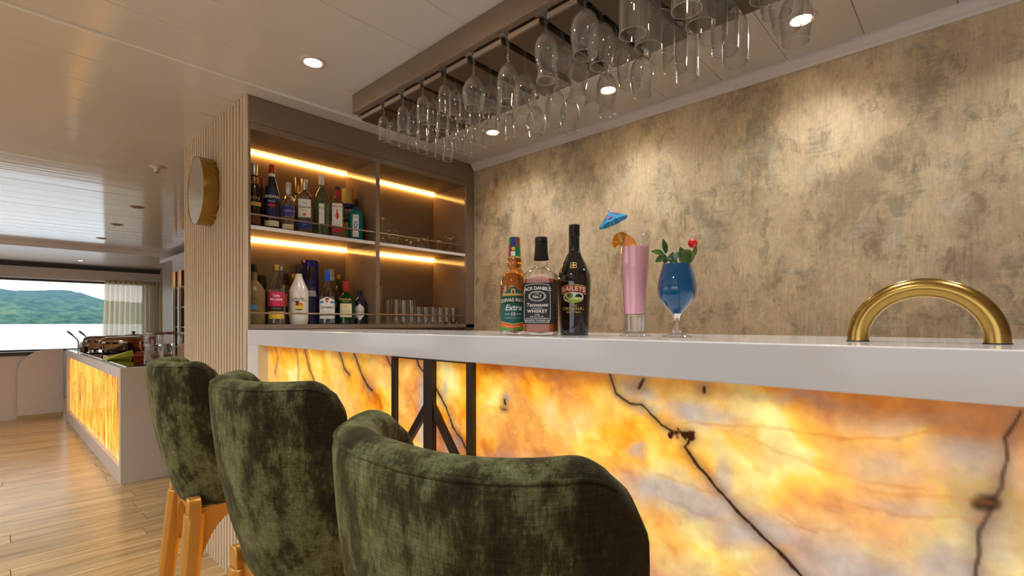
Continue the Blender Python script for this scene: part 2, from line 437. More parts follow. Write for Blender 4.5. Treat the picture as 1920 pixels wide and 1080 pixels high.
FW = (-1.76, 2.06); FZ = (.787, 2.014)
wall_with_windows('wall_front', 'y', YF, .12, XL, XW, [FW], FZ[0], FZ[1], white_paint)
def window(name, axis, pos, lo, hi, z0, z1, fw=.05, d=.05):
    w = bpy.data.objects.new(name, None); COL.objects.link(w); w['kind'] = 'structure'
    def b(nm, m, l0, l1, za, zb, e=0):
        if axis == 'x': box(nm, m, pos-d+e, pos-e, l0, l1, za, zb, w)
        else: box(nm, m, l0, l1, pos+e, pos+d-e, za, zb, w)
    b('window_frame', dark_frame, lo, hi, z0, z0+fw); b('window_frame', dark_frame, lo, hi, z1-fw, z1)
    b('window_frame', dark_frame, lo, lo+fw*.6, z0+fw, z1-fw); b('window_frame', dark_frame, hi-fw*.6, hi, z0+fw, z1-fw)
    b('window_pane', PANE, lo+fw*.6, hi-fw*.6, z0+fw, z1-fw, d*.45)
    return w
window('window_1', 'y', YF, FW[0], FW[1], *FZ, fw=.035)
for k, (lo, hi) in enumerate(SIDE):
    window('window_%d' % (k+2), 'x', XL, lo, hi, .80, 2.05, fw=.015 if hi-lo < .2 else .04)
def portal(loc, rot, sx, sy):
    l = bpy.data.lights.new('window_portal', 'AREA'); l.shape = 'RECTANGLE'; l.size = sx; l.size_y = sy; l.cycles.is_portal = True
    o = bpy.data.objects.new('window_portal', l); COL.objects.link(o); o.location = loc; o.rotation_euler = rot
portal(((FW[0]+FW[1])/2, YF+.06, (FZ[0]+FZ[1])/2), (-PI/2, 0, 0), FW[1]-FW[0], FZ[1]-FZ[0])
for lo, hi in SIDE: portal((XL-.06, (lo+hi)/2, 1.425), (0, -PI/2, 0), 1.25, hi-lo)

# pelmet over the far window, dark strip above it stands in for the shade of a gap
struct(box('trim_4', white_panel, XL, XW, YF-.16, YF-.13, 2.024, 2.205))
struct(box('gap_shade_strip', dark_frame, XL, XW, YF-.16, YF-.05, 2.205, 2.270))
# outdoors
water = struct(obj('water', MB().add([(-9000, 30, -4), (9000, 30, -4), (9000, 14000, -4), (-9000, 14000, -4), (-9000, -6000, -4), (-40, -6000, -4), (-40, 30, -4)],
               [(0, 1, 2, 3), (4, 5, 6, 0)]), water_mat, recalc=False))
def ridge(name, dist, pts, depth):
    """ridge line as heights over bearing; a rolling 3-D range with a front slope"""
    rng = random.Random(3); rows = []
    n = 160; b0, b1 = pts[0][0], pts[-1][0]
    for i in range(n+1):
        b = b0+(b1-b0)*i/n; h = float(np.interp(b, [q[0] for q in pts], [q[1] for q in pts]))
        row = []
        for k in range(9):
            t = k/8; rr = dist+depth*t; hh = h*math.sin(min(1, t*1.15)*PI/2)*(1+.05*math.sin(i*.7+k)+rng.uniform(-.035, .035))
            if k == 0: hh = -6
            row.append((rr*math.sin(b), rr*math.cos(b), hh))
        row.append(((dist+depth*1.5)*math.sin(b), (dist+depth*1.5)*math.cos(b), -6)); rows.append(row)
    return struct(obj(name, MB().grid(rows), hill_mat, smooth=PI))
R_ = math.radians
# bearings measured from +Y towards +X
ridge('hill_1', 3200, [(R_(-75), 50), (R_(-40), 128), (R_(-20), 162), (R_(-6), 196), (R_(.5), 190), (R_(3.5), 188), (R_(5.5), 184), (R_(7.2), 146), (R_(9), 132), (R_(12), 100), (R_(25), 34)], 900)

# low partition and rounded end panel near the buffet
pt = thing('low_partition', 'low white partition wall with dark cap in front of the sea window', 'partition')
box('partition_body', white_panel, XL, .70, 9.22, 9.32, 0, .835, pt); box('partition_cap', dark_frame, XL, .70, 9.20, 9.34, .835, .885, pt, bevel=.006)
poly = [(.275, 0), (.72, 0), (.72, .905), (.55, .905)]+[(.55-.275*math.sin(t*PI/2/10), .905-.30*(1-math.cos(t*PI/2/10))) for t in range(1, 11)]
ep = thing('end_panel', 'white end panel with rounded top corner beside the far buffet end', 'panel')
obj('panel_board', MB().prism(poly, 1, 9.15, 9.20), white_panel, ep, bevel=.004)
box('kick_strip', P('beige_kick', (176, 150, 110), .5), .27, .70, 9.135, 9.15, 0, .05, ep)

# cabinet block on the right wall beyond the slatted column
nc = thing('niche_cabinet', 'tall built-in wall cabinet with amber lit niches beyond the slatted column', 'cabinet')
grey_oak = P('grey_oak_veneer', (150, 134, 114), .4)
box('side_panel', grey_oak, 1.96, XW, 9.62, 9.66, 0, 2.285, nc); box('front_panel', grey_oak, 1.96, 1.985, 9.02, 9.62, 0, 2.285, nc)
box('cornice', off_white_trim, 1.93, XW, 5.6, 9.70, 2.24, 2.287, nc, bevel=.004)
for a, b_ in ((8.98, 9.02), (8.64, 8.72), (8.26, 8.32), (7.9, 7.96)):
    box('frame_post', white_paint, 1.955, 1.985, a, b_, 0, 2.05, nc)
box('frame_head', white_paint, 1.955, 1.985, 7.6, 9.02, 2.05, 2.24, nc); box('back_panel', P('amber_back', (190, 130, 60), .4), 2.20, 2.22, 5.6, 9.0, 0, 2.24, nc)
for z in (.9, 1.2, 1.5, 1.8): box('shelf', white_paint, 1.99, 2.2, 7.6, 8.98, z, z+.015, nc)
for a, b_ in ((8.72, 8.98), (8.32, 8.64), (7.96, 8.26)):
    box('lamp_strip', led_mat, 2.17, 2.195, a+.04, b_-.04, 2.0, 2.012, nc)

# ------------------------------------------------------------------ slatted column
column = struct(box('wall_column', slat_back, .854, XW, 2.872, 3.567, 0, ZC))
box('column_face', slat_back, .8455, .8472, 2.52, 3.567, 0, ZC, column)
n_slat = 23; y0, y1 = 2.545, 3.567; pitch = (y1-y0)/n_slat; first = None
for k in range(n_slat):
    if first is None:
        first = obj('slat', MB().prism([(-.0135, 0), (.0135, 0), (.0120, -.012), (-.0120, -.012)], 2, 0, ZC), slat_mat, column)
        # prism outline is (x, y): turn it so the slat stands proud towards -X
        first.rotation_euler = (0, 0, -PI/2); o = first
    else:
        o = first.copy(); COL.objects.link(o)
    o.location = (.8455, y0+pitch*(k+.5), 0)
box('end_slat', slat_mat, .8335, .8470, 2.5065, 2.543, 0, ZC, column, bevel=.003)

mir = thing('wall_mirror', 'round mirror with a deep brass rim on the slatted column', 'mirror', (.8335, 3.03, 1.27+.705))
def oval(k, sc=1.0, ry=.150, rz=.180): return (ry*sc*math.cos(k), rz*sc*math.sin(k))
rim = MB(); N = 56; rows = []
for (x, sc) in ((0, 1.0), (-.0745, 1.0), (-.075, .994), (-.0745, .988), (0, .984)):
    rows.append([(x, *oval(2*PI*k/N, sc)) for k in range(N)])
rows.append(rows[0]); rim.grid(rows, True)
obj('rim', rim, brass, mir, smooth=R_(35))
obj('mirror_plate', MB().add([(-.0728, *oval(2*PI*k/N, .986)) for k in range(N)]+[(-.066, *oval(2*PI*k/N, .986)) for k in range(N)],
    [tuple(range(N)), tuple(range(2*N-1, N-1, -1))]+[(k, (k+1) % N, N+(k+1) % N, N+k) for k in range(N)]), mirror_mat, mir)

# ------------------------------------------------------------------ bottle cabinet
YS, YK = 2.506, 2.855
B1 = (.8575, 1.525); B2 = (1.551, 2.208)
ZT, ZM, ZB = EYE+.923, EYE+.466, EYE-.007
cab = thing('display_cabinet', 'taupe bottle cabinet with amber strip lights between slatted column and wallpaper', 'cabinet')
box('side_panel', taupe_gloss, .8476, B1[0], YS+.002, YK, EYE-.03, ZT+.02, cab)
box('side_panel', taupe_gloss, B2[1], XW-.001, YS+.012, YK, EYE-.03, ZT+.02, cab)
box('stile', taupe, B2[1]+.001, XW-.001, YS-.004, YS+.012, EYE-.03, ZT, cab, bevel=.0015)
box('divider', taupe_gloss, B1[1], B2[0], YS-.002, YK, ZB, ZT, cab, bevel=.001)
box('back_panel', taupe_gloss, .8476, XW-.001, YK, YK+.015, EYE-.03, ZC, cab)
box('top_panel', taupe_gloss, .8476, XW-.001, YS+.012, YK, ZT, ZT+.018, cab)
box('fascia', taupe, .8476, XW-.001, YS-.004, YS+.012, ZT, ZT+.028, cab, bevel=.002)
box('fascia', taupe, .8476, XW-.001, YS+.000, YS+.016, ZT+.030, ZC-.002, cab, bevel=.002)
box('bottom_panel', taupe, .8476, XW-.001, YS-.004, YK, EYE-.030, ZB, cab, bevel=.0015)
box('base_panel', taupe, .874, XW-.001, 2.60, YK, 0, EYE-.031, cab)
for a, b_ in (B1, B2):
    box('shelf', taupe_gloss, a+.0005, b_-.0005, YS+.014, YK-.001, EYE+.449, ZM, cab)
    box('shelf_edge', shelf_white, a+.0005, b_-.0005, YS+.004, YS+.014, EYE+.449, ZM, cab)
    for z, sup in ((EYE+.520, ZM), (EYE+.048, ZB)):
        obj('guard_rail', MB().tube([(a, YS+.010, z), (b_, YS+.010, z)], .0042, 8), rail_mat, cab, smooth=SM)
    for z in (ZT-.002, EYE+.447):
        box('light_strip', led_mat, a+.002, b_-.002, YK-.018, YK-.004, z-.010, z, cab)

# ------------------------------------------------------------------ bar counter
BT = EYE-.032            # bar top height
AP = .0685
bar = thing('bar_counter', 'long white bar counter fronted by glowing backlit onyx', 'bar counter')
box('countertop', white_gloss, .84, 1.40, -1.3, 2.502, BT-AP, BT, bar, bevel=.0025)
box('end_leg', white_gloss, .84, 1.36, 2.372, 2.502, 0, BT-AP, bar, bevel=.002)
box('back_panel', white_panel, 1.10, 1.13, -1.3, 2.372, 0, BT-AP, bar)
box('plinth', white_panel, .886, 1.10, -1.3, 2.372, 0, .06, bar)

def vnoise(seed):
    rs = np.random.RandomState(seed); g = rs.rand(64, 64)
    def f(x, y):
        xi = np.floor(x).astype(int); yi = np.floor(y).astype(int); fx = x-xi; fy = y-yi
        fx = fx*fx*(3-2*fx); fy = fy*fy*(3-2*fy)
        a = g[xi % 64, yi % 64]; b = g[(xi+1) % 64, yi % 64]; c = g[xi % 64, (yi+1) % 64]; d = g[(xi+1) % 64, (yi+1) % 64]
        return (a*(1-fx)+b*fx)*(1-fy)+(c*(1-fx)+d*fx)*fy
    return f
def fbm(x, y, seed, oct=5, gain=.5):
    s = 0; a = 1; t = 0
    for o in range(oct):
        s = s+a*vnoise(seed+o)(x*2**o+o*7.3, y*2**o+o*3.1); t += a; a *= gain
    return s/t
def seg_dist(Yv, Zv, pts):
    d = np.full(Yv.shape, 9.0)
    for (a, b) in zip(pts[:-1], pts[1:]):
        ay, az = a; by, bz = b; L = (by-ay)**2+(bz-az)**2
        t = np.clip(((Yv-ay)*(by-ay)+(Zv-az)*(bz-az))/L, 0, 1)
        d = np.minimum(d, np.hypot(Yv-ay-t*(by-ay), Zv-az-t*(bz-az)))
    return d
ss = lambda a, b, x: (lambda t: t*t*(3-2*t))(np.clip((x-a)/(b-a), 0, 1))
ys = np.concatenate([np.linspace(-1.3, -.12, 40)[:-1], np.linspace(-.12, 1.3, 690)[:-1], np.linspace(1.3, 2.372, 260)])
zs = np.concatenate([np.linspace(.06, .68, 40)[:-1], np.linspace(.68, BT-AP, 222)])
YY, ZZ = np.meshgrid(ys, zs)
wy = YY+.05*(fbm(YY*9, ZZ*9, 50, 4)-.5)+.018*(fbm(YY*40, ZZ*40, 60, 3)-.5)
wz = ZZ+.05*(fbm(YY*9, ZZ*9, 70, 4)-.5)+.018*(fbm(YY*40, ZZ*40, 80, 3)-.5)
# glow level: clouds, stretched along the slope of the veins
u1 = (wy*.75+wz*.66); u2 = (-wy*.66+wz*.75)
g = .62*fbm(u1*5+3, u2*9+1, 11, 5, .55)+.38*fbm(wy*14, wz*17, 21, 5, .6)
g = (g-.5)*3.1+.52
# the left third is striped by thin leaning bands
left = ss(1.30, 1.7, YY); band = fbm((wy-.55*wz)*20, wz*1.5, 31, 4, .5)
g = g*(1-.55*left)+left*.55*((band-.5)*1.6+.86)
for (by, bz, r, a) in [(.90, 1.10, .05, .5), (.75, 1.09, .05, .25), (.60, 1.06, .07, .25), (.44, 1.125, .05, .35), (.24, 1.12, .06, .35), (.34, 1.01, .06, .25), (.25, 1.05, .07, .35), (.57, 1.03, .06, .3), (.42, .87, .05, .5), (2.1, 1.03, .06, .4), (1.75, 1.02, .07, .25), (1.28, 1.10, .05, .2), (1.08, 1.12, .06, .25)]:
    g = g+a*np.exp(-((wy-by)**2+(wz-bz)**2)/(2*r*r))
# cool, barely lit mineral patches
wmask = np.zeros_like(g)
def blob(cy_, cz_, ry, rz, a):
    global wmask
    wmask = np.maximum(wmask, a*np.exp(-(((wy-cy_)/ry)**2+((wz-cz_)/rz)**2)))
for b_ in [(1.20, 1.03, .022, .09, 1.0), (1.185, .95, .05, .05, .9), (1.06, .93, .04, .03, .8), (.385, 1.095, .05, .022, 1.0), (.335, 1.10, .04, .018, .7), (.48, 1.12, .025, .02, .8), (.47, 1.09, .03, .012, .6), (.40, .945, .14, .034, 1.1), (.28, .92, .10, .035, 1.0), (.20, .86, .10, .05, .8), (1.0, 1.10, .0001, .0001, 0), (.51, 1.135, .03, .02, .7), (.20, 1.145, .10, .012, .5), (.49, 1.009, .02, .012, .7),
           (.78, .93, .14, .022, .6), (.13, .90, .14, .06, .9), (.02, .94, .06, .05, .9), (.0, 1.09, .05, .03, .8), (.33, .985, .02, .05, .8), (-.02, .99, .04, .07, .7), (.10, 1.07, .06, .03, .5), (.862, 1.078, .012, .010, .8), (1.10, 1.075, .012, .03, .7), (.06, 1.01, .08, .02, .5), (.08, 1.13, .09, .02, .45)]:
    blob(*b_)
low = ss(.86, .80, ZZ)*ss(1.3, .6, YY); wmask = np.maximum(wmask, .8*low*fbm(wy*5, wz*7, 91, 4))
# shade under the counter painted into the glow colour, browner towards the top edge
def mixa(a, b, t): return a*(1-t[..., None])+b*t[..., None]
L3 = lambda c: np.array(lin(c))
stops = [(0.0, (176, 96, 18)), (.25, (212, 116, 14)), (.50, (244, 156, 30)), (.72, (254, 182, 52)), (.95, (255, 208, 86)), (1.3, (255, 234, 146))]
C = np.zeros(g.shape+(3,))
for ch in range(3): C[..., ch] = np.interp(g, [s_[0] for s_ in stops], [lin(s_[1])[ch] for s_ in stops])
pinkish = np.clip(ss(.45, .62, fbm(wy*7+9, wz*8, 131, 4))*.75, 0, 1)
C = mixa(C, np.broadcast_to(L3((226, 164, 104)), C.shape), pinkish*.62)
fade = ss(.45, -.10, YY)*(.55+.45*ss(1.14, 1.02, ZZ))
C = mixa(C, np.broadcast_to(L3((240, 196, 140)), C.shape), fade*.55*ss(1.0, .6, g))
stone_c = mixa(np.broadcast_to(L3((160, 142, 134)), C.shape), np.broadcast_to(L3((206, 190, 174)), C.shape), fbm(wy*22, wz*22, 151, 4))
C = mixa(C, stone_c, np.clip(wmask*1.15, 0, 1)*.95)
edge = ss(BT-AP-.05, BT-AP-.004, ZZ+.030*ss(.5, -.1, YY)+.030*(fbm(YY*12, ZZ*0+1, 171, 3)-.5))  # painted falloff of the glow beneath the counter
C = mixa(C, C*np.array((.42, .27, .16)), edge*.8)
VEINS = [([(.555,1.165),(.54,1.125),(.509,1.107),(.485,1.105),(.444,1.071),(.417,1.062),(.383,1.06)], .0022, .95), ([(.383,1.06),(.395,1.036),(.378,1.014),(.334,.973),(.294,.939),(.252,.904),(.212,.869),(.182,.842),(.05,.73)], .0024, 1.0),
 ([(.481,1.158),(.49,1.138)], .0035, 1.0), ([(-.043,1.157),(-.036,1.136),(-.03,1.119),(-.029,1.091),(-.024,1.06),(-.015,1.041),(-.01,1.022),(-.005,.996),(-.002,.961),(.003,.935),(.01,.85),(0,.7)], .0022, .8),
 ([(1.236,1.169),(1.223,1.135),(1.178,1.109),(1.123,1.068),(1.085,1.031),(1.057,.982),(1.012,.943),(.986,.921),(.93,.86)], .0030, .95), ([(1.708,1.173),(1.669,1.107),(1.63,1.086)], .0042, .85), ([(1.597,1.164),(1.56,1.114),(1.522,1.065),(1.481,1.041)], .0045, .9),
 ([(1.396,1.167),(1.35,1.115)], .0030, .8), ([(2.074,1.16),(2.049,1.083),(2.059,1.0)], .0035, .6), ([(1.993,1.162),(1.95,1.089),(1.893,1.034),(1.85,.98)], .0040, .75), ([(2.292,1.164),(2.257,1.117),(2.292,1.044)], .004, .55),
 ([(.863,1.074),(.861,1.066)], .0035, 1.0), ([(.874,1.052),(.856,1.052)], .0016, .8), ([(.358,1.152),(.357,1.143)], .0028, 1.0), ([(-.014,1.04),(-.004,1.035)], .008, .9)]
for pts, w_, a in VEINS:
    d = seg_dist(wy*.35+YY*.65, wz*.35+ZZ*.65, pts); fuzz = .6+.8*fbm(YY*60, ZZ*60, 201, 3)
    C = mixa(C, np.broadcast_to(L3((110, 84, 70)), C.shape), a*.62*np.exp(-(d/(w_*5))**2))
    C = mixa(C, np.broadcast_to(L3((52, 30, 20)), C.shape), a*np.clip(np.exp(-(d/(w_*fuzz*1.1))**4), 0, 1))
d = seg_dist(YY, ZZ, [(.417, 1.062), (.385, 1.062)]); blotch = ss(.55, .42, fbm(YY*90, ZZ*90, 231, 4)+d*22-.12)
C = mixa(C, np.broadcast_to(L3((58, 26, 14)), C.shape), blotch)
for pts, w_, a in [([(.415,1.063),(.378,1.085),(.32,1.088),(.252,1.094),(.175,1.097),(.072,1.113),(-.029,1.124)], .0025, .6), ([(.134,1.032),(.072,1.03),(-.014,1.04)], .003, .5), ([(.175,1.006),(.072,.998),(-.005,1.014)], .003, .5), ([(.451,.977),(.348,.968)], .0028, .45), ([(.238,.955),(.212,.946),(.182,.942)], .0022, .8), ([(.96,1.06),(.90,1.05),(.87,1.055)], .004, .5), ([(.29,1.075),(.18,1.045),(.05,1.04)], .0025, .45), ([(.72,1.0),(.74,1.03),(.71,1.035)], .003, .4), ([(1.07,.97),(1.08,1.0),(1.05,1.03)], .003, .6), ([(.45,.93),(.3,.925),(.15,.955)], .0025, .35)]:
    d = seg_dist(wy*.5+YY*.5, wz*.5+ZZ*.5, pts); C = mixa(C, np.broadcast_to(L3((196, 112, 30)), C.shape), a*.7*np.exp(-(d/w_)**2)*(.3+.9*fbm(YY*14, ZZ*14, 261, 3)))
nz_, ny_ = YY.shape
idx = np.arange(nz_*ny_).reshape(nz_, ny_)
quads = np.stack([idx[:-1, :-1], idx[1:, :-1], idx[1:, 1:], idx[:-1, 1:]], -1).reshape(-1, 4)
co = np.stack([np.full(YY.shape, .886), YY, ZZ], -1).reshape(-1, 3)
nv = len(co)
rimi = list(idx[0, :])+list(idx[1:, -1])+list(idx[-1, -2::-1])+list(idx[-2:0:-1, 0])
back = np.array([(.906, co[i][1], co[i][2]) for i in rimi]); nb = len(rimi)
faces = [tuple(map(int, q)) for q in quads]+[(int(rimi[i]), int(rimi[(i+1) % nb]), nv+(i+1) % nb, nv+i) for i in range(nb)]+[tuple(range(nv+nb-1, nv-1, -1))]
me = bpy.data.meshes.new('stone_panel'); me.from_pydata(np.concatenate([co, back]).tolist(), [], faces); me.update()
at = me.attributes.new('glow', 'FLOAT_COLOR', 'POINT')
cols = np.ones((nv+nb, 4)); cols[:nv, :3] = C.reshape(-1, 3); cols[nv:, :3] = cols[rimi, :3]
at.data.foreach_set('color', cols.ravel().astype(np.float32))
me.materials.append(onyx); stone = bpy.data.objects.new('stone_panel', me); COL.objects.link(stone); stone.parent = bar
stone['label'] = 'backlit amber onyx slab with dark veins'
# metal motif on the stone
fr = obj('metal_frame', MB().box(.872, .8855, .964, 1.342, BT-AP-.008, BT-AP), black_metal, bar)
for yc, hw in ((1.332, .010), (.9755, .0125)): box('frame_post', black_metal, .872, .8855, yc-hw, yc+hw, .06, BT-AP-.008, fr)
box('centre_post', black_metal, .870, .8855, 1.152-.021, 1.152+.021, .06, BT-AP-.008, fr)
for s_ in (1, -1):
    y_a = 1.152+s_*.015; y_b = 1.152+s_*.168; za, zb = EYE-.238, EYE-.425; w_ = .024
    obj('brace', MB().prism([(y_a, za+w_*.5), (y_a, za-w_), (y_b, zb-w_), (y_b, zb+w_*.5)], 0, .873, .8853), black_metal, fr)

# ------------------------------------------------------------------ glass rack under the ceiling
RK = thing('glass_rack', 'ceiling-hung stemware rack of dark slotted boards behind a taupe fascia', 'rack')
X0, X1 = 1.185, 1.625; YE = 2.153; YN = .16
box('fascia', taupe, X0, X0+.030, YN, YE, EYE+.991, ZC, RK, bevel=.002)
box('end_fascia', taupe, X0+.030, X1, YE-.02, YE, EYE+.985, ZC, RK)
box('end_fascia', taupe, X0+.030, X1, YN, YN+.018, EYE+.985, ZC, RK)
box('top_panel', rack_board, X0+.03, X1-.02, YN, YE-.02, ZC-.012, ZC-.001, RK)
box('back_rail', black_metal, X1-.045, X1-.03, YN, YE-.02, EYE+.983, ZC-.012, RK)
box('front_rail', black_metal, X0+.032, X0+.046, YN, YE-.02, EYE+.983, ZC-.012, RK)
SLOTS = [1.94, 1.79, 1.65, 1.51, 1.355, 1.18, 1.01, .86, .70, .545, .38]
edges = [YE-.02]+SLOTS+[YN]
for k in range(len(edges)-1):
    gap = .009 if k < 4 else .014; g0 = 0 if k == 0 else gap; g1 = 0 if k == len(edges)-2 else (.009 if k < 3 else .014)
    a, b_ = edges[k+1]+g1, edges[k]-g0
    bd = box('slot_board', rack_board, X0+.034, X1, a, b_, EYE+.963, EYE+.983, RK, bevel=.002)
    box('board_edge', rack_edge, X0+.031, X0+.0342, a+.003, b_-.003, EYE+.966, EYE+.982, bd)

# glasses: profile given hanging upside-down, z = 0 at the foot's resting face
def glass_proto(kind):
    P_ = {}
    if kind == 'flute':
        foot = [(.0045, -.004), (.006, -.001), (.024, .0015), (.0245, .003), (.022, .005), (0, .006)]
        stem = [(.0032, -.054), (.0032, -.012), (.0045, -.004)]
        bowl = [(.0032, -.054), (.010, -.058), (.020, -.070), (.0242, -.090), (.0249, -.112), (.0238, -.140), (.0224, -.166)]
    elif kind == 'balloon':
        foot = [(.006, -.006), (.012, -.002), (.032, .0015), (.034, .003), (.028, .005), (0, .007)]
        stem = [(.0042, -.066), (.0038, -.03), (.006, -.006)]
        bowl = [(.0042, -.066), (.012, -.072), (.030, -.094), (.041, -.120), (.043, -.142), (.0385, -.166), (.0335, -.190)]
    elif kind == 'wine':
        foot = [(.006, -.006), (.012, -.002), (.033, .0015), (.035, .003), (.028, .005), (0, .007)]
        stem = [(.0042, -.085), (.0038, -.04), (.006, -.006)]
        bowl = [(.0042, -.085), (.012, -.091), (.029, -.113), (.038, -.142), (.0385, -.170), (.035, -.196), (.031, -.222)]
    elif kind == 'hurricane':
        foot = [(.006, -.006), (.012, -.002), (.033, .0015), (.035, .003), (.028, .005), (0, .007)]
        stem = [(.006, -.052), (.005, -.028), (.0075, -.006)]
        bowl = [(.006, -.052), (.016, -.056), (.030, -.074), (.037, -.100), (.036, -.126), (.0285, -.158), (.0265, -.176), (.031, -.204)]
    elif kind == 'burgundy':
        foot = [(.006, -.006), (.012, -.002), (.033, .0015), (.035, .003), (.028, .005), (0, .007)]
        stem = [(.0045, -.040), (.0042, -.022), (.006, -.006)]
        bowl = [(.0045, -.040), (.016, -.046), (.034, -.066), (.0435, -.098), (.043, -.126), (.039, -.154), (.0355, -.178)]
    else:
        foot = [(.007, -.006), (.012, -.002), (.034, .0015), (.036, .003), (.028, .005), (0, .007)]
        stem = [(.0055, -.030), (.0055, -.018), (.007, -.006)]
        bowl = [(.0055, -.030), (.024, -.036), (.034, -.050), (.038, -.074), (.0385, -.120), (.0375, -.178)]
    def sub(pr):  # smooth the polyline a little
        pr = [np.array(q) for q in pr]; out = []
        for i in range(len(pr)-1):
            p0 = pr[max(i-1, 0)]; p1 = pr[i]; p2 = pr[i+1]; p3 = pr[min(i+2, len(pr)-1)]
            for t in (0, .33, .67):
                out.append(tuple(.5*((2*p1)+(-p0+p2)*t+(2*p0-5*p1+4*p2-p3)*t*t+(-p0+3*p1-3*p2+p3)*t**3)))
        out.append(tuple(pr[-1])); return [(max(r, 0), z) for r, z in out]
    root = bpy.data.objects.new('stemmed_glass', None); COL.objects.link(root); root.empty_display_size = .03
    bw = sub(bowl); rr, rz = bw[-1]
    obj('bowl', MB().lathe(bw, 24), RACK_GLASS, root, smooth=SM)
    obj('rim', MB().tube([(rr*math.cos(2*PI*q/28), rr*math.sin(2*PI*q/28), rz) for q in range(28)], .0010, 5, closed=True), RIM, root, smooth=SM)
    obj('stem', MB().lathe(stem, 10), RACK_GLASS, root, smooth=SM); obj('foot', MB().lathe(foot, 22), RACK_GLASS, root, smooth=SM)
    return root
ORD = ['first', 'second', 'third', 'fourth', 'fifth', 'sixth', 'seventh', 'eighth', 'ninth', 'tenth', 'eleventh']
KINDS = ['flute']*4+['balloon', 'wine', 'hurricane', 'burgundy', 'straight', 'straight', 'burgundy']
NAME = {'flute': ('flute_glass', 'slender stemmed flute'), 'balloon': ('wine_glass', 'round-bowled red wine glass'), 'wine': ('wine_glass', 'tall tulip wine glass'),
        'hurricane': ('cocktail_glass', 'curvy hurricane cocktail glass'), 'burgundy': ('wine_glass', 'wide-bowled goblet'), 'straight': ('water_goblet', 'straight-sided short-stemmed goblet')}
protos = {}
for si, (ys_, kd) in enumerate(zip(SLOTS, KINDS)):
    nG = 8 if kd == 'flute' else 5
    xa, xb = (1.222, 1.590) if kd == 'flute' else (1.235, 1.590)
    for k in range(nG):
        if kd not in protos: protos[kd] = glass_proto(kd); o = protos[kd]
        else: o = copy_tree(protos[kd])
        o.name = NAME[kd][0]
        x = xa+(xb-xa)*k/(nG-1)+random.uniform(-.0003, .0003)
        o.location = (x, ys_+random.uniform(-.001, .001), EYE+.984); o.rotation_euler = (random.uniform(-.003, .003), random.uniform(-.003, .003), random.uniform(0, 6))
        tag(o, '%s in the %s rack slot from the cabinet, %s from the fascia' % (NAME[kd][1], ORD[si], ORD[k]), 'glass', 'stemware hanging in the ceiling rack')

# ------------------------------------------------------------------ ceiling lamps and devices
def downlight(x, y, z, label, lit=True, r=.050, group='recessed ceiling lights', cat='ceiling light'):
    t = thing('downlight', label, cat, (x, y, z), group=group)
    ring = [(r*.62, .004), (r*.66, -.004), (r*.72, -.0065), (r*.96, -.0045), (r, -.001), (r, .002)]
    obj('trim_ring', MB().lathe(ring, 32), ring_white if lit else P('lamp_trim_beige', (150, 126, 106), .4), t, smooth=SM)
    obj('lens', MB().lathe([(0, -.001), (r*.62, -.001), (r*.62, .003), (0, .003)], 28), lens_mat if lit else P('dark_lens', (96, 78, 64), .3), t)
    return t
dl = ['lit downlight in the ceiling left of the glass rack', 'lit downlight over the bar front above the middle stool', 'lit downlight over the bar front above the nearest stool',
      'lit downlight seen through the hanging flutes near the cabinet corner', 'lit downlight between the glass rack and the wallpaper wall',
      'lit downlight by the last goblets nearest the upper right corner', '', '']
for (x, y), lb in list(zip(LIT, dl))[:6]:
    downlight(x, y, ZC-.001, lb)
for k, (x, y) in enumerate([(.96, 5.69), (.976, 6.87), (1.0, 8.13)]):
    downlight(x, y, ZC-.001, 'unlit flush disc in the far glossy ceiling, %s from the column' % ORD[k], False, .055)
downlight(1.04, 10.6, 2.286, 'tiny lit downlight in the low ceiling near the sea window')
spot(1.04, 10.6, 2.27, 10)
sn = thing('ceiling_sensor', 'small white ceiling sensor with a dark dome eye', 'sensor', (.803, 4.12, ZC-.001))
obj('base', MB().lathe([(0, 0), (.042, 0), (.042, -.006), (.02, -.010), (0, -.010)], 24), white_paint, sn, smooth=SM)
obj('housing', MB().lathe([(.017, -.008), (.018, -.034), (.014, -.038), (0, -.038)], 18), white_paint, sn, smooth=SM)
obj('eye', MB().sphere((0, 0, -.034), .010), black_plastic, sn, smooth=SM)

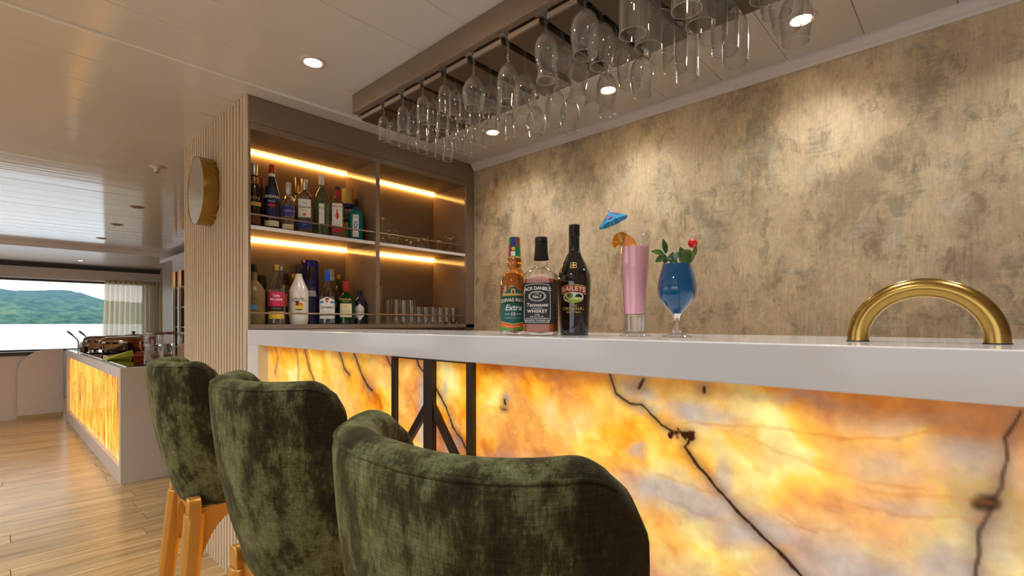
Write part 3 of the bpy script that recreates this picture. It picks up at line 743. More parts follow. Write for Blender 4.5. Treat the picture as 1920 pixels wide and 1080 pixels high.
# ------------------------------------------------------------------ bar stools
def stool(label, x, y, rot, zr):
    t = thing('bar_stool', label, 'bar stool', (x, y, 0), rot, 'green velvet bar stools')
    a, b, n, T, H, th = .2195, .2212, 2.463, 1.261, .452, .0574
    C1, C2, LN, ARM, KZ, ER = .0871, .028, .0208, .0773, -.013, .056
    r = th/2; NT = 72
    ts = [-T+2*T*i/NT for i in range(NT+1)]
    outer_prof = [(r-r*math.cos(k), -r+r*math.sin(k)) for k in [0, .35, .7, 1.05, 1.4, 1.75, 2.1, 2.45, 2.8, PI]]
    low_prof = [(e, -d) for d, e in ((.05, .0002), (.10, .0018), (.15, .005), (.20, .0105), (.25, .018), (.30, .026), (.32, .0305), (.345, .037), (.365, .043), (.390, .048), (.412, .054), (.428, .062), (.440, .074), (.448, .092), (.450, .115))]
    under = [(.17, -H-.006), (.20, -H-.006)]
    path = list(reversed(under))+list(reversed(low_prof))+outer_prof+[(th+.002, -.10), (th+.008, -.25), (th+.02, -.36), (th+.05, -.40)]
    def plan(tt):
        ct, st = math.cos(tt), math.sin(tt)
        px = -b*math.copysign(abs(ct)**(2/n), ct)+ARM*max(0, abs(tt)-1.2)/.3; py = a*math.copysign(abs(st)**(2/n), st)
        ef = min(1, max(0, (abs(tt)-(T-.3))/.3))
        return px, py, -KZ*(1-ct)/2-ER*(1-math.sqrt(max(0, 1-ef**2)))
    rows = []
    for tt in ts:
        px, py, zt = plan(tt); rad = math.hypot(px, py)
        row = []
        for e, z in path:
            s_ = 1-e/rad; f = min(1, -z/H) if z < 0 else 0
            zz = zr+z+zt*(1-f)
            row.append((px*s_+LN*f, py*s_, zz))
        rows.append(row)
    mb = MB().grid(rows)
    m = len(path)
    # close the two arm ends
    for base in (0, NT*m):
        vs = [mb.v[base+i] for i in range(m)]
        half = m//2
        mb.f += [tuple(base+i for i in range(m))]
    obj('backrest', mb, velvet, t, smooth=R_(50))
    seam = []
    for tt in ts[3:-3]:
        px, py, zt = plan(tt); rad = math.hypot(px, py); s_ = 1-.0045/rad
        seam.append((px*s_, py*s_, zr-.0135+zt))
    obj('piping', MB().tube(seam, .0022, 6), velvet, t, smooth=SM)
    # seat pad: rounded block filling the shell
    rows = []; M_ = 40
    for (sc, z) in [(0.02, .742), (.60, .742), (.72, .748), (.80, .760), (.83, .778), (.82, .795), (.76, .806), (.45, .813), (.02, .815)]:
        rows.append([((.235*sc)*math.copysign(abs(math.cos(q))**.7, math.cos(q))+.045, (.205*sc)*math.copysign(abs(math.sin(q))**.7, math.sin(q)), z-1.16+zr) for q in [2*PI*k/M_ for k in range(M_)]])
    obj('seat', MB().grid(rows, True), velvet, t, smooth=R_(50))
    # four gold legs with curved webs under the shell
    zb = zr-.446
    for sx in (-1, 1):
        for sy in (-1, 1):
            tx, ty = (.03+sx*.150), sy*.150
            bx, by = (.03+sx*.215), sy*.232
            mb = MB(); rows = []
            for (f, w_) in [(0, .019), (.5, .023), (.97, .026), (1.0, .026)]:
                cx, cy_ = bx+(tx-bx)*f, by+(ty-by)*f; z = zb*f
                rows.append([(cx+w_*dx, cy_+w_*dy, z) for dx, dy in ((-1, -.55), (-.55, -1), (.55, -1), (1, -.55), (1, .55), (.55, 1), (-.55, 1), (-1, .55))])
            mb.grid(rows, True); k8 = len(rows)-1
            mb.f += [tuple(range(7, -1, -1)), tuple(k8*8+i for i in range(8))]
            # tongue rising over the outside of the shell, rounded top
            ox = tx+sx*.006; oy = ty+sy*.004; rows = []
            for i, (dz, w_) in enumerate([(-.03, .022), (.0, .022), (.030, .021), (.042, .017), (.048, .008)]):
                rows.append([(ox+sx*(.014 if q[0]*sx > 0 else -.02)*1+0*q[0], oy+q[1]*w_, zb+dz) for q in ((-1, -1), (1, -1), (1, 1), (-1, 1))])
            mb.grid(rows, True); n0 = len(mb.v)-4; mb.f.append((n0, n0+1, n0+2, n0+3))
            obj('leg', mb, gold_paint, t, smooth=R_(45), bevel=.003)
    # webs along the four sides: flat bands whose lower edge arches between legs
    def web(p0, p1):
        p0 = Vector(p0); p1 = Vector(p1); d = (p1-p0); L = d.length; d.normalize(); nrm = Vector((-d.y, d.x, 0))*.010; top = []; bot = []
        for i in range(17):
            f = i/16; q = p0+d*L*f; drop = .012+.16*(abs(2*f-1)**3.2)
            top.append((q, zb+.012)); bot.append((q, zb-drop))
        rows = [[tuple((q+s_*nrm).xy)+(z,) for q, z in lst] for s_, lst in ((1, top), (1, bot), (-1, bot), (-1, top))]
        rows.append(rows[0]); return MB().grid(rows)
    cs = [(-.115, -.146, 0), (.175, -.146, 0), (.175, .146, 0), (-.115, .146, 0)]
    for i in range(4): obj('leg_web', web(cs[i], cs[(i+1) % 4]), gold_paint, t, smooth=R_(45))
    return t
stool('green velvet bar stool nearest the camera, its back filling the bottom edge', .470, .421, -.0075, EYE-.1184)
stool('green velvet bar stool between the nearest and the farthest stool', .531, 1.091, .044, EYE-.112)
stool('green velvet bar stool at the far end, beside the slatted column', .552, 1.822, -.081, EYE-.1148)

# ------------------------------------------------------------------ brass arch on the bar
ar = thing('brass_arch', 'thick brushed brass half-ring arch standing on the white bar top', 'arch', (1.043, .064, BT))
pts = [(0, .087*math.cos(PI*k/40), .004+.087*math.sin(PI*k/40)*.98) for k in range(41)]
pts = [(0, .087, 0)]+pts+[(0, -.087, 0)]
obj('arch_tube', MB().tube(pts, .0158, 22), brass, ar, smooth=SM)
for s_ in (1, -1): obj('base_gasket', MB().lathe([(0, 0), (.0168, 0), (.0168, .0018), (0, .0018)], 24, (0, s_*.087, 0)), black_plastic, ar)

# ------------------------------------------------------------------ bottles
def smoothp(pr, k=4):
    pr = [np.array(q, float) for q in pr]; out = []
    for i in range(len(pr)-1):
        p0 = pr[max(i-1, 0)]; p1 = pr[i]; p2 = pr[i+1]; p3 = pr[min(i+2, len(pr)-1)]
        for j in range(k):
            t = j/k; q = .5*((2*p1)+(-p0+p2)*t+(2*p0-5*p1+4*p2-p3)*t*t+(-p0+3*p1-3*p2+p3)*t**3)
            q[1] = min(max(q[1], p1[1]), p2[1]); out.append((max(float(q[0]), 0), float(q[1])))
    out.append(tuple(map(float, pr[-1]))); return out
LIQ = {}
def liquid(rgb, trans=.92):
    key = (rgb, trans)
    if key not in LIQ: LIQ[key] = P('liquid_%d' % len(LIQ), rgb, .02, trans=trans, ior=1.34, spec=.5)
    return LIQ[key]
DARK = {}
def glossy(rgb, rough=.08):
    if (rgb, rough) not in DARK: DARK[(rgb, rough)] = P('gloss_%d' % len(DARK), rgb, rough, spec=.6, coat=.3)
    return DARK[(rgb, rough)]
SHAPES = {  # fractions of (radius, height)
    'round': [(.0, 0), (.90, 0), (1, .015), (1, .05), (1, .58), (.95, .64), (.72, .71), (.42, .77), (.31, .82), (.29, .95), (.29, 1)],
    'slope': [(.0, 0), (.90, 0), (1, .015), (1, .05), (1, .46), (.93, .56), (.68, .68), (.42, .80), (.31, .90), (.29, 1)],
    'squat': [(.0, 0), (.90, 0), (1, .02), (1, .06), (1, .55), (.94, .66), (.66, .74), (.36, .79), (.27, .83), (.26, 1)],
    'square': [(.0, 0), (.92, 0), (1, .012), (1, .03), (1, .64), (.93, .69), (.62, .745), (.36, .79), (.31, .83), (.30, 1)],
    'champagne': [(.0, 0), (.90, 0), (1, .015), (1, .05), (1, .42), (.96, .50), (.80, .62), (.58, .74), (.44, .86), (.42, .94), (.42, 1)],
    'malibu': [(.0, 0), (.80, 0), (.90, .02), (.98, .12), (1, .50), (.93, .58), (.66, .68), (.40, .78), (.33, .85), (.33, 1)],
    'bell': [(.0, 0), (.90, 0), (1, .02), (1, .08), (1, .40), (.96, .50), (.80, .58), (.50, .66), (.32, .74), (.28, .82), (.28, 1)],
    'decanter': [(.0, 0), (.88, 0), (1, .02), (1, .48), (.90, .58), (.60, .66), (.33, .72), (.27, .76), (.27, 1)],
}
def to_cam(x, y): return math.atan2(-y, -x)
def shelf_bottle(name, label, x, y, z, h, r, shape, body, cap, capf=(.84, 1.0), capr=1.06, fill=None, liq=None, p=2.0, labels=(), texts=(), rings=(), group='bottles in the cabinet', rot=None, caps=()):
    """body: material of the glass; liq: liquid material filling to `fill`"""
    t = thing(name, label, 'bottle', (x, y, z+.0004), group=group)
    prof = smoothp([(a*r, b*h) for a, b in SHAPES[shape]]); fn = surf(prof, p); phi = to_cam(x, y) if rot is None else rot
    sg = 28 if p == 2 else 48
    zc = capf[0]*h
    gl = [q for q in prof if q[1] <= zc+.004]
    obj('glass_body', MB().lathe(gl, sg, p=p, rot=phi), body, t, smooth=SM)
    if liq is not None:
        k = .93; inner = [(0, .006)]+[(a*k, max(b, .006)) for a, b in prof if .003 < b <= fill*h]
        inner.append((0, inner[-1][1])); obj('liquid', MB().lathe(inner, sg, p=p, rot=phi), liq, t, smooth=SM)
    rn = float(np.interp(zc, [q[1] for q in prof], [q[0] for q in prof]))*capr
    obj('cap', MB().lathe([(rn*.9, zc), (rn, zc+.001), (rn*1.0, h-.002), (rn*.94, h), (0, h)], 20), cap, t, smooth=SM)
    for c0, c1, m in caps: obj('neck_band', MB().lathe([(rn*1.02, c0*h), (rn*1.06, c0*h+.0005), (rn*1.06, c1*h-.0005), (rn*1.02, c1*h)], 20), m, t, smooth=SM)
    for z0, z1, half, m, *sh in labels:
        obj('paper_label', wrap_patch(MB(), fn, phi, half, z0*h, z1*h, .0007, phi, flat=(r if p > 2 else None) if p > 2 else None, nu=12, shape=sh[0] if sh else None), m, t, smooth=SM, recalc=False)
    for s_, size, zc_, m, *kw in texts:
        k = kw[0] if kw else {}
        dx = k.pop('dx', 0) if k else 0
        txt_obj(wrap_text(MB(), fn, s_, size, phi+dx, zc_*h, r, .0014, phi, flat=p > 2, **k), m, t)
    for rg in rings: rg(t, fn, phi, h, r)
    return t
clear = GLASS
U = ZM; Lw = ZB
cp = lambda rgb, rough=.3, metal=0: P('cap_%s' % '_'.join(map(str, rgb)), rgb, rough, metal=metal)
silver = cp((205, 205, 208), .25, .8); redcap = cp((170, 30, 40), .3); whitecap = cp((232, 230, 230), .35); goldcap = cp((196, 160, 80), .25, .8)
blackcap = cp((22, 20, 20), .3); bluecap = cp((30, 84, 190), .3); yellowcap = cp((224, 186, 84), .35); copper = cp((206, 168, 140), .3, .5)
def disc(z_, ax, az, m, dx=0.0, name='emblem', inner=0.0, off=.0017, t0=0, t1=2*PI):
    def f(t, fn, phi, h, r): txt_obj(wrap_ellipse(MB(), fn, phi+dx, z_*h, ax, az, r, off, phi, inner=inner, t0=t0, t1=t1), m, t, name)
    return f
# upper shelf
shelf_bottle('wine_bottle', 'dark ribbed-neck bottle with silver capsule at the left end of the upper shelf', .906, 2.61, U, .321, .034, 'champagne', glossy((26, 20, 16)), silver, (.82, 1), labels=[(.34, .40, 1.2, INK['gold']), (.06, .20, 1.1, INK['brown'])], texts=[('TTONI', .019, .46, INK['gold'])],
             rings=[lambda t, fn, phi, h, r: [obj('neck_ring', MB().lathe([(.0205+.0035*(9-k)/9, z), (.0225+.0042*(9-k)/9, z+.0025), (.0205+.0035*(9-k)/9, z+.005)], 20), gold_paint, t, smooth=SM) for k, z in enumerate([h*.53+.0085*i for i in range(10)])]])
shelf_bottle('vermouth_bottle', 'tall navy bottle with red cap and white neck band on the upper shelf', .992, 2.61, U, .335, .041, 'slope', glossy((20, 18, 26)), redcap, (.87, 1), capr=1.1, caps=[(.82, .865, INK['white'])],
             labels=[(.18, .66, .95, INK['navy']), (.06, .14, .9, INK['cream'])], texts=[('CINZANO', .0185, .50, INK['white'], dict(bold=.02)), ('ROSSO', .010, .43, INK['white'])],
             rings=[lambda t, fn, phi, h, r: txt_obj(wrap_patch(MB(), fn, phi, .55, .34*h, .40*h, .0016, phi, shape=lambda s, a, b: ((a+b)/2-(b-a)/2*(1-abs(s)), (a+b)/2+(b-a)/2*(1-abs(s)))), INK['red'], t, 'emblem')])
shelf_bottle('red_bottle', 'dark red bottle top hidden behind the navy bottle', 1.002, 2.765, U, .300, .030, 'round', glossy((90, 14, 16)), redcap)
shelf_bottle('small_bottle', 'small clear bottle with white cap and violet-blue label, upper shelf', 1.060, 2.578, U, .226, .031, 'squat', clear, whitecap, (.86, 1), liq=liquid((236, 232, 214)), fill=.62, labels=[(.36, .56, 1.0, INK['blue']), (.05, .16, 1.0, INK['cream'])], texts=[('ANDINA', .013, .46, INK['gold'])])
shelf_bottle('rum_bottle', 'amber bottle with white and blue tax strip over its cap, behind the small bottle', 1.113, 2.70, U, .288, .036, 'round', clear, whitecap, (.80, 1), capr=1.2, liq=liquid((222, 170, 70)), fill=.6, rings=[lambda t, fn, phi, h, r: txt_obj(wrap_patch(MB(), fn, phi, .5, .86*h, .97*h, .0030, phi), INK['blue'], t, 'tax_strip')])
shelf_bottle('tequila_bottle', 'round amber bottle with long gold capsule in the back row, upper shelf', 1.190, 2.76, U, .341, .050, 'bell', clear, goldcap, (.74, 1), capr=1.15, liq=liquid((214, 150, 40)), fill=.5)
shelf_bottle('tequila_bottle', 'square clear bottle with silver cap and white oval-shield label', 1.160, 2.61, U, .298, .040, 'square', clear, silver, (.80, 1), capr=1.12, p=5, liq=liquid((236, 214, 150)), fill=.62, labels=[(.30, .62, .032, INK['white']), (.10, .24, .038, INK['blue'])],
             texts=[('Jose', .012, .555, INK['black']), ('Cuervo', .019, .48, INK['black'], dict(bold=.015)), ('ESPECIAL', .006, .415, INK['brown']), ('SILVER', .007, .17, INK['gold'])], rings=[disc(.35, .008, .008, INK['orange'])])
shelf_bottle('red_bottle', 'dark red bottle top behind the square clear bottle', 1.270, 2.775, U, .296, .028, 'round', glossy((96, 16, 18)), redcap)
shelf_bottle('rum_bottle', 'tall pale green bottle with white capped neck mid upper shelf', 1.254, 2.61, U, .341, .040, 'round', GREEN_GLASS, whitecap, (.84, 1), capr=1.2, liq=liquid((206, 236, 206)), fill=.62, labels=[(.20, .52, .34, INK['white'])], texts=[('RON', .012, .45, INK['black']), ('BLANCO', .007, .36, INK['grey'])])
shelf_bottle('gin_bottle', 'square clear gin bottle with white label and red figure', 1.340, 2.60, U, .294, .034, 'square', clear, redcap, (.80, 1), capr=1.1, p=5, liq=liquid((244, 240, 228)), fill=.64, labels=[(.22, .66, .028, INK['white']), (.12, .19, .031, INK['red'])], caps=[(.93, .99, INK['navy'])],
             texts=[('BEEFEATER', .0105, .60, INK['red'], dict(bold=.02)), ('LONDON', .006, .55, INK['red']), ('DRY GIN', .006, .26, INK['grey'])],
             rings=[disc(.43, .006, .022, INK['red']), disc(.52, .0045, .006, INK['orange']), disc(.42, .013, .004, INK['orange'])])
shelf_bottle('rum_bottle', 'dark rum bottle with yellow capsule in the back row, upper shelf', 1.467, 2.72, U, .327, .040, 'round', clear, yellowcap, (.72, 1), capr=1.25, liq=liquid((120, 50, 20), .6), fill=.6, labels=[(.42, .50, 1.1, INK['black']), (.10, .38, 1.1, INK['cream'])], texts=[('CAMPE', .016, .455, INK['white'])], caps=[(.66, .72, INK['blue'])])
shelf_bottle('gin_bottle', 'square turquoise gin bottle with black cap at the right end of upper shelf', 1.458, 2.61, U, .243, .040, 'square', P('turquoise_glass', (40, 190, 200), .03, trans=.75, ior=1.3), blackcap, (.84, 1), capr=1.15, p=5,
             liq=glossy((0, 150, 170)), fill=.66, labels=[(.10, .62, .016, INK['white'])], texts=[('BOMBAY', .007, .56, INK['navy']), ('GIN', .006, .16, INK['navy'])], rings=[disc(.38, .010, .020, INK['lightblue']), disc(.38, .005, .012, INK['white'], off=.0020)])
# lower shelf
shelf_bottle('tequila_bottle', 'frosted sandy-coloured squat bottle with black stopper at the left end, lower shelf', .912, 2.62, Lw, .298, .050, 'decanter', P('frosted_amber_glass', (150, 122, 74), .35, trans=.35), blackcap, (.87, 1), capr=1.2, texts=[('PERU', .016, .42, INK['brown'])], rings=[disc(.28, .014, .012, INK['lightblue'])], labels=[])
shelf_bottle('whisky_bottle', 'dark bottle with black cap behind the frosted squat bottle', .996, 2.765, Lw, .256, .034, 'round', glossy((30, 18, 12)), blackcap, (.74, 1), capr=1.3)
shelf_bottle('cane_spirit_bottle', 'clear bottle with gold cap and magenta label, lower shelf', 1.010, 2.60, Lw, .302, .042, 'slope', clear, goldcap, (.90, 1), capr=1.15, liq=liquid((240, 236, 220)), fill=.6, labels=[(.30, .54, .95, INK['pink']), (.22, .30, .95, INK['black']), (.09, .21, .95, INK['yellow'])],
             texts=[('Caña', .016, .475, INK['white'], dict(bold=.02)), ('Manabita', .016, .415, INK['white'], dict(bold=.02)), ('AGUARDIENTE', .007, .26, INK['yellow'])])
shelf_bottle('cane_spirit_bottle', 'clear bottle with silver cap behind the magenta-labelled bottle', 1.080, 2.715, Lw, .310, .038, 'slope', clear, silver, (.92, 1), capr=1.2, liq=liquid((232, 224, 206)), fill=.6, labels=[(.30, .52, .9, INK['orange'])])
shelf_bottle('whisky_bottle', 'brown whisky bottle with tall black cap left of the white coconut bottle', 1.140, 2.80, Lw, .280, .030, 'round', clear, blackcap, (.78, 1), capr=1.25, liq=liquid((110, 52, 20), .7), fill=.6, labels=[(.15, .45, 1.0, INK['cream'])])
shelf_bottle('coconut_rum_bottle', 'opaque white coconut rum bottle with black cap and palm sunset print', 1.130, 2.61, Lw, .313, .0485, 'malibu', glossy((232, 222, 210), .2), blackcap, (.855, 1), capr=1.08,
             texts=[('MALIBU', .021, .425, INK['black'], dict(arch=-9, space=1.1)), ('CARIBBEAN RUM', .0052, .20, INK['grey']), ('COCONUT', .0052, .175, INK['grey'])],
             rings=[disc(.30, .021, .019, INK['yellow']), disc(.315, .021, .015, INK['orange'], t0=0, t1=PI, off=.0021), disc(.345, .005, .012, INK['black'], dx=-.16, off=.0024), disc(.375, .013, .004, INK['black'], dx=-.2, off=.0025), disc(.245, .018, .003, INK['black'], off=.0023)])
shelf_bottle('whisky_bottle', 'gold-necked bottle peeking between white bottle and violet tube', 1.198, 2.818, Lw, .282, .024, 'round', glossy((120, 84, 24)), goldcap, (.72, 1), capr=1.2)
tb = thing('gift_tube', 'tall violet-blue gift tube standing behind the lower bottles', 'tube box', (1.268, 2.78, Lw+.0004), group='bottles in the cabinet')
obj('tube', MB().lathe([(0, 0), (.046, 0), (.046, .352), (0, .352)], 32), P('violet_foil', (58, 44, 140), .22, metal=.5), tb, smooth=SM)
obj('lid', MB().lathe([(.0465, .335), (.0468, .336), (.0468, .359), (.0455, .361), (0, .361)], 32), P('violet_lid', (66, 60, 160), .2, metal=.5), tb, smooth=SM)
shelf_bottle('liqueur_bottle', 'slim dark blue bottle with long black cap, lower shelf', 1.215, 2.655, Lw, .315, .033, 'champagne', glossy((22, 26, 70)), blackcap, (.80, 1), capr=1.15, labels=[(.48, .58, 1.0, INK['grey'])])
shelf_bottle('tequila_bottle', 'clear tequila bottle with bright blue cap and white wing label', 1.278, 2.595, Lw, .298, .045, 'bell', clear, bluecap, (.79, 1), capr=1.12, liq=liquid((238, 240, 240)), fill=.52, labels=[(.20, .44, .95, INK['white'], lambda s, a, b: (a, b+.012*(1-abs(s))*1.4)), (.10, .155, .95, INK['white'])],
             texts=[('CHARRO', .0185, .30, INK['black'], dict(bold=.01)), ('EL', .008, .385, INK['black']), ('SILVER TEQUILA', .006, .235, INK['grey']), ('100% AGAVE', .006, .128, INK['lightblue'])], rings=[disc(.43, .008, .010, INK['orange']), disc(.46, .011, .004, INK['black']), disc(.40, .012, .006, INK['lightblue'], dx=.62), disc(.40, .012, .006, INK['lightblue'], dx=-.62)])
shelf_bottle('whisky_bottle', 'whisky bottle with copper cap and slanted red label in the back row', 1.366, 2.725, Lw, .317, .045, 'slope', clear, copper, (.86, 1), capr=1.2, liq=liquid((110, 30, 14), .6), fill=.62, labels=[(.30, .40, 1.0, INK['red'])], caps=[(.80, .855, INK['sky'])])
shelf_bottle('whisky_bottle', 'green bottle with gold cap half hidden behind the red-capped bottle', 1.440, 2.775, Lw, .294, .040, 'round', glossy((40, 50, 26)), goldcap, (.90, 1), capr=1.25)
shelf_bottle('whisky_bottle', 'squat green whisky bottle with red cap and cream label, lower shelf', 1.392, 2.60, Lw, .244, .052, 'decanter', P('green_bottle_glass', (24, 62, 26), .05, trans=.35, coat=.3), redcap, (.76, 1), capr=1.25, labels=[(.16, .47, .62, INK['cream'])],
             texts=[("BUCHANAN'S", .0098, .565, INK['gold'], dict(bold=.02)), ('DELUXE', .0090, .515, INK['gold']), ('BLENDED SCOTCH', .0052, .30, INK['brown']), ('WHISKY', .0055, .24, INK['brown'])], rings=[disc(.40, .005, .006, INK['gold'])])
shelf_bottle('gin_bottle', 'short black apothecary gin bottle with white diamond label at the right end', 1.484, 2.61, Lw, .194, .040, 'squat', glossy((18, 20, 30)), blackcap, (.84, 1), capr=1.15, labels=[(.10, .60, .62, INK['white'], lambda s, a, b: (a+(b-a)*.28*(abs(s)*.9)*1.2, b-(b-a)*.22*abs(s)))],
             texts=[("HENDRICK'S", .0088, .36, INK['black'], dict(bold=.01)), ('GIN', .006, .28, INK['black'])], rings=[disc(.78, .010, .018, INK['blue'], dx=.3)])

# glasses in the right bay
SOLIDG = P('thick_glass', (255, 252, 246), .0, trans=1, ior=1.45)
def shell(pr, w=.0022):
    inn = [(max(r-w, .0005), z+(w if i == len(pr)-1 and False else 0)) for i, (r, z) in enumerate(pr)]
    return pr+inn[::-1]+[pr[0]]
def lathe_glass(name, label, x, y, z, prof, group, parts=None, seg=24):
    t = thing(name, label, 'glass', (x, y, z+.0004), group=group)
    for nm, pr in prof: obj(nm, MB().lathe(pr, seg), SOLIDG, t, smooth=SM)
    return t
gU = 'upturned glasses on the upper right shelf'
lathe_glass('coupe_glass', 'upside-down coupe on a tall stem beside the cabinet divider', 1.640, 2.62, U, [('bowl', shell([(.036, 0), (.040, .004), (.036, .020), (.020, .040), (.006, .050)])), ('stem', [(.004, .050), (.003, .10), (.005, .158)]), ('foot', [(.005, .158), (.028, .166), (.030, .170), (0, .172)])], gU)
lathe_glass('dessert_bowl', 'upturned glass dessert bowl right of the coupe, lower of two', 1.719, 2.62, U, [('bowl', shell([(.041, 0), (.042, .004), (.040, .04), (.030, .058), (.018, .062)])), ('foot', [(.018, .062), (.020, .066), (.026, .070), (0, .071)])], gU)
lathe_glass('dessert_bowl', 'upturned glass dessert bowl stacked on the other dessert bowl', 1.719, 2.62, U+.046, [('bowl', shell([(.045, 0), (.046, .004), (.042, .034), (.034, .044)])), ('foot', [(.034, .044), (.034, .064), (.036, .068), (0, .069)])], gU)
for k, (x, hh, rr) in enumerate([(1.817, .066, .022), (1.866, .062, .020), (1.911, .083, .023), (1.975, .098, .027), (2.078, .097, .028)]):
    lathe_glass('short_goblet', 'upturned short goblet on the upper right shelf, %s from the dessert bowls' % ORD[k], x, 2.62+.02*(k % 2), U, [('bowl', shell([(rr*1.1, 0), (rr*1.12, .003), (rr*.95, hh*.5), (rr*.62, hh*.70), (rr*.45, hh*.76)])), ('foot', [(rr*.45, hh*.76), (rr*.7, hh*.9), (rr*.85, hh), (0, hh)])], gU)
lathe_glass('short_goblet', 'upturned hourglass-shaped goblet at the right end of the upper right shelf', 2.168, 2.62, U, [('bowl', shell([(.034, 0), (.035, .004), (.030, .045), (.016, .070)])), ('stem', [(.014, .070), (.010, .080), (.012, .10)]), ('foot', [(.012, .10), (.028, .120), (.030, .126), (0, .127)])], gU)
gL = 'tumblers on the lower right shelf'
def tumbler(label, x, y, h, r, name='tumbler'):
    return lathe_glass(name, label, x, y, Lw, [('glass_wall', [(r*.86, .0145), (r*.895, .0145), (r, h-.001), (r-.001, h), (r-.002, h-.001), (r*.86, .0145)]), ('glass_base', [(0, 0), (r*.86, 0), (r*.89, .003), (r*.895, .014), (0, .014)])], gL)
tumbler('tall highball glass against the divider, lower right shelf', 1.600, 2.60, .228, .026, 'highball_glass')
tumbler('tall highball glass behind the first highball', 1.660, 2.68, .226, .024, 'highball_glass')
for k, x in enumerate((1.668, 1.718, 1.772, 1.826)): tumbler('medium tumbler on the lower right shelf, %s from the highball glasses' % ORD[k], x, 2.585 if k else 2.60, .150, .0265)
for k, x in enumerate((1.886, 1.942, 2.000, 2.058, 2.116, 2.172)): tumbler('short tumbler in the front row of the lower right shelf, %s from the medium tumblers' % ORD[k], x, 2.59, .110, .0272, 'short_tumbler')
for k, x in enumerate((1.70, 1.76, 1.82, 1.90, 1.96, 2.02, 2.08, 2.14)): tumbler('tumbler in the back row of the lower right shelf, %s from the divider' % ORD[k], x, 2.67, .112 if k > 2 else .15, .0268, 'short_tumbler' if k > 2 else 'tumbler')

# ------------------------------------------------------------------ hero bottles on the bar
def bar_bottle(name, label, x, y): return thing(name, label, 'bottle', (x, y, BT+.0005), group='bottles on the bar top')
# amber scotch with green label
x, y = .972, .905; phi = to_cam(x, y)-.10
t = bar_bottle('whisky_bottle', 'amber whisky bottle with green and red label, leftmost of three on the bar', x, y)
pr = smoothp([(0, 0), (.033, 0), (.0372, .003), (.0378, .012), (.0378, .118), (.0365, .138), (.030, .160), (.0195, .174), (.0178, .180), (.0192, .188), (.0190, .200), (.0155, .216), (.0142, .224), (.0140, .262)]); fn = surf(pr)
obj('glass_body', MB().lathe([q for q in pr if q[1] <= .226], 40), GLASS, t, smooth=SM)
obj('liquid', MB().lathe([(0, .004)]+[(a*.965, max(b, .004)) for a, b in pr if .003 < b < .212]+[(0, .212)], 40), P('scotch', (236, 140, 30), .02, spec=.2, trans=.85, ior=1.33), t, smooth=SM)
cap = obj('capsule', MB().lathe([(.0158, .206), (.0166, .2065), (.0153, .258), (.0146, .2605), (0, .2605)], 28), P('green_capsule', (30, 130, 70), .3), t, smooth=SM)
fc = surf([(.0167, .205), (.0154, .262)])
txt_obj(wrap_patch(MB(), fc, phi-.15, .42, .208, .2595, .0004, nz=6), INK['blue'], cap, 'tax_strip')
txt_obj(wrap_patch(MB(), fc, phi-.95, .30, .206, .240, .0004), INK['red'], cap, 'capsule_print'); txt_obj(wrap_patch(MB(), fc, phi+.75, .28, .236, .2595, .0004), INK['red'], cap, 'capsule_print')
txt_obj(wrap_patch(MB(), fc, phi-.15, .36, .210, .222, .0008), INK['white'], cap, 'capsule_print'); txt_obj(wrap_ellipse(MB(), fc, phi-.1, .229, .005, .005, .0158, .0010), INK['yellow'], cap, 'capsule_print')
obj('neck_band', MB().lathe([(.0172, .2035), (.0176, .204), (.0172, .2085), (.0168, .209)], 28), INK['gold'], t, smooth=SM)
lab = obj('paper_label', wrap_patch(MB(), fn, phi, 1.15, .034, .122, .0006, nu=28, nz=6, shape=lambda s, a, b: (a-.006*(1-abs(s))*1.2, b-.030*max(0, abs(s)-.15)**.8+.004)), INK['teal'], t, smooth=SM, recalc=False)
obj('paper_label', wrap_patch(MB(), fn, phi, 1.2, .013, .030, .0006, nu=20), INK['green'], t, smooth=SM, recalc=False)
txt_obj(wrap_patch(MB(), fn, phi, 1.18, .024, .036, .0009, nu=24, shape=lambda s, a, b: (a-.008*(1-abs(s)), b-.008*(1-abs(s))-.002)), INK['orange'], lab, 'label_band')
txt_obj(wrap_patch(MB(), fn, phi, 1.14, .0355, .0375, .0010, nu=24, shape=lambda s, a, b: (a-.008*(1-abs(s)), b-.008*(1-abs(s)))), INK['gold'], lab, 'label_band')
txt_obj(wrap_patch(MB(), fn, phi, 1.16, .082, .1005, .0010, nu=24, shape=lambda s, a, b: (a-.004*s*s, b-.006*s*s)), INK['darkgreen'], lab, 'label_band')
txt_obj(wrap_patch(MB(), fn, phi, .85, .103, .109, .0010, nu=16), INK['gold'], lab, 'label_band'); txt_obj(wrap_ellipse(MB(), fn, phi, .114, .006, .008, .0378, .0012), INK['gold'], lab, 'emblem'); txt_obj(wrap_ellipse(MB(), fn, phi, .113, .0028, .005, .0378, .0014), INK['brown'], lab, 'emblem')
m_ = MB(); wrap_text(m_, fn, 'CHIVAS REGAL', .0125, phi+.05, .0915, .0378, .0018, arch=-2.2, bold=.022, space=.98)
wrap_text(m_, fn, 'Extra', .0205, phi, .071, .0378, .0014, shear=.25, bold=.018); wrap_text(m_, fn, 'AGED   13   YEARS', .0055, phi, .0545, .0378, .0014); wrap_text(m_, fn, '13', .0125, phi, .0545, .0378, .0016, bold=.02)
txt_obj(m_, INK['white'], lab); m_ = MB(); wrap_text(m_, fn, 'BLENDED SCOTCH WHISKY', .0035, phi, .0445, .0378, .0014); wrap_text(m_, fn, 'PRODUCE OF SCOTLAND', .0036, phi, .0218, .0378, .0014); txt_obj(m_, INK['cream'], lab)
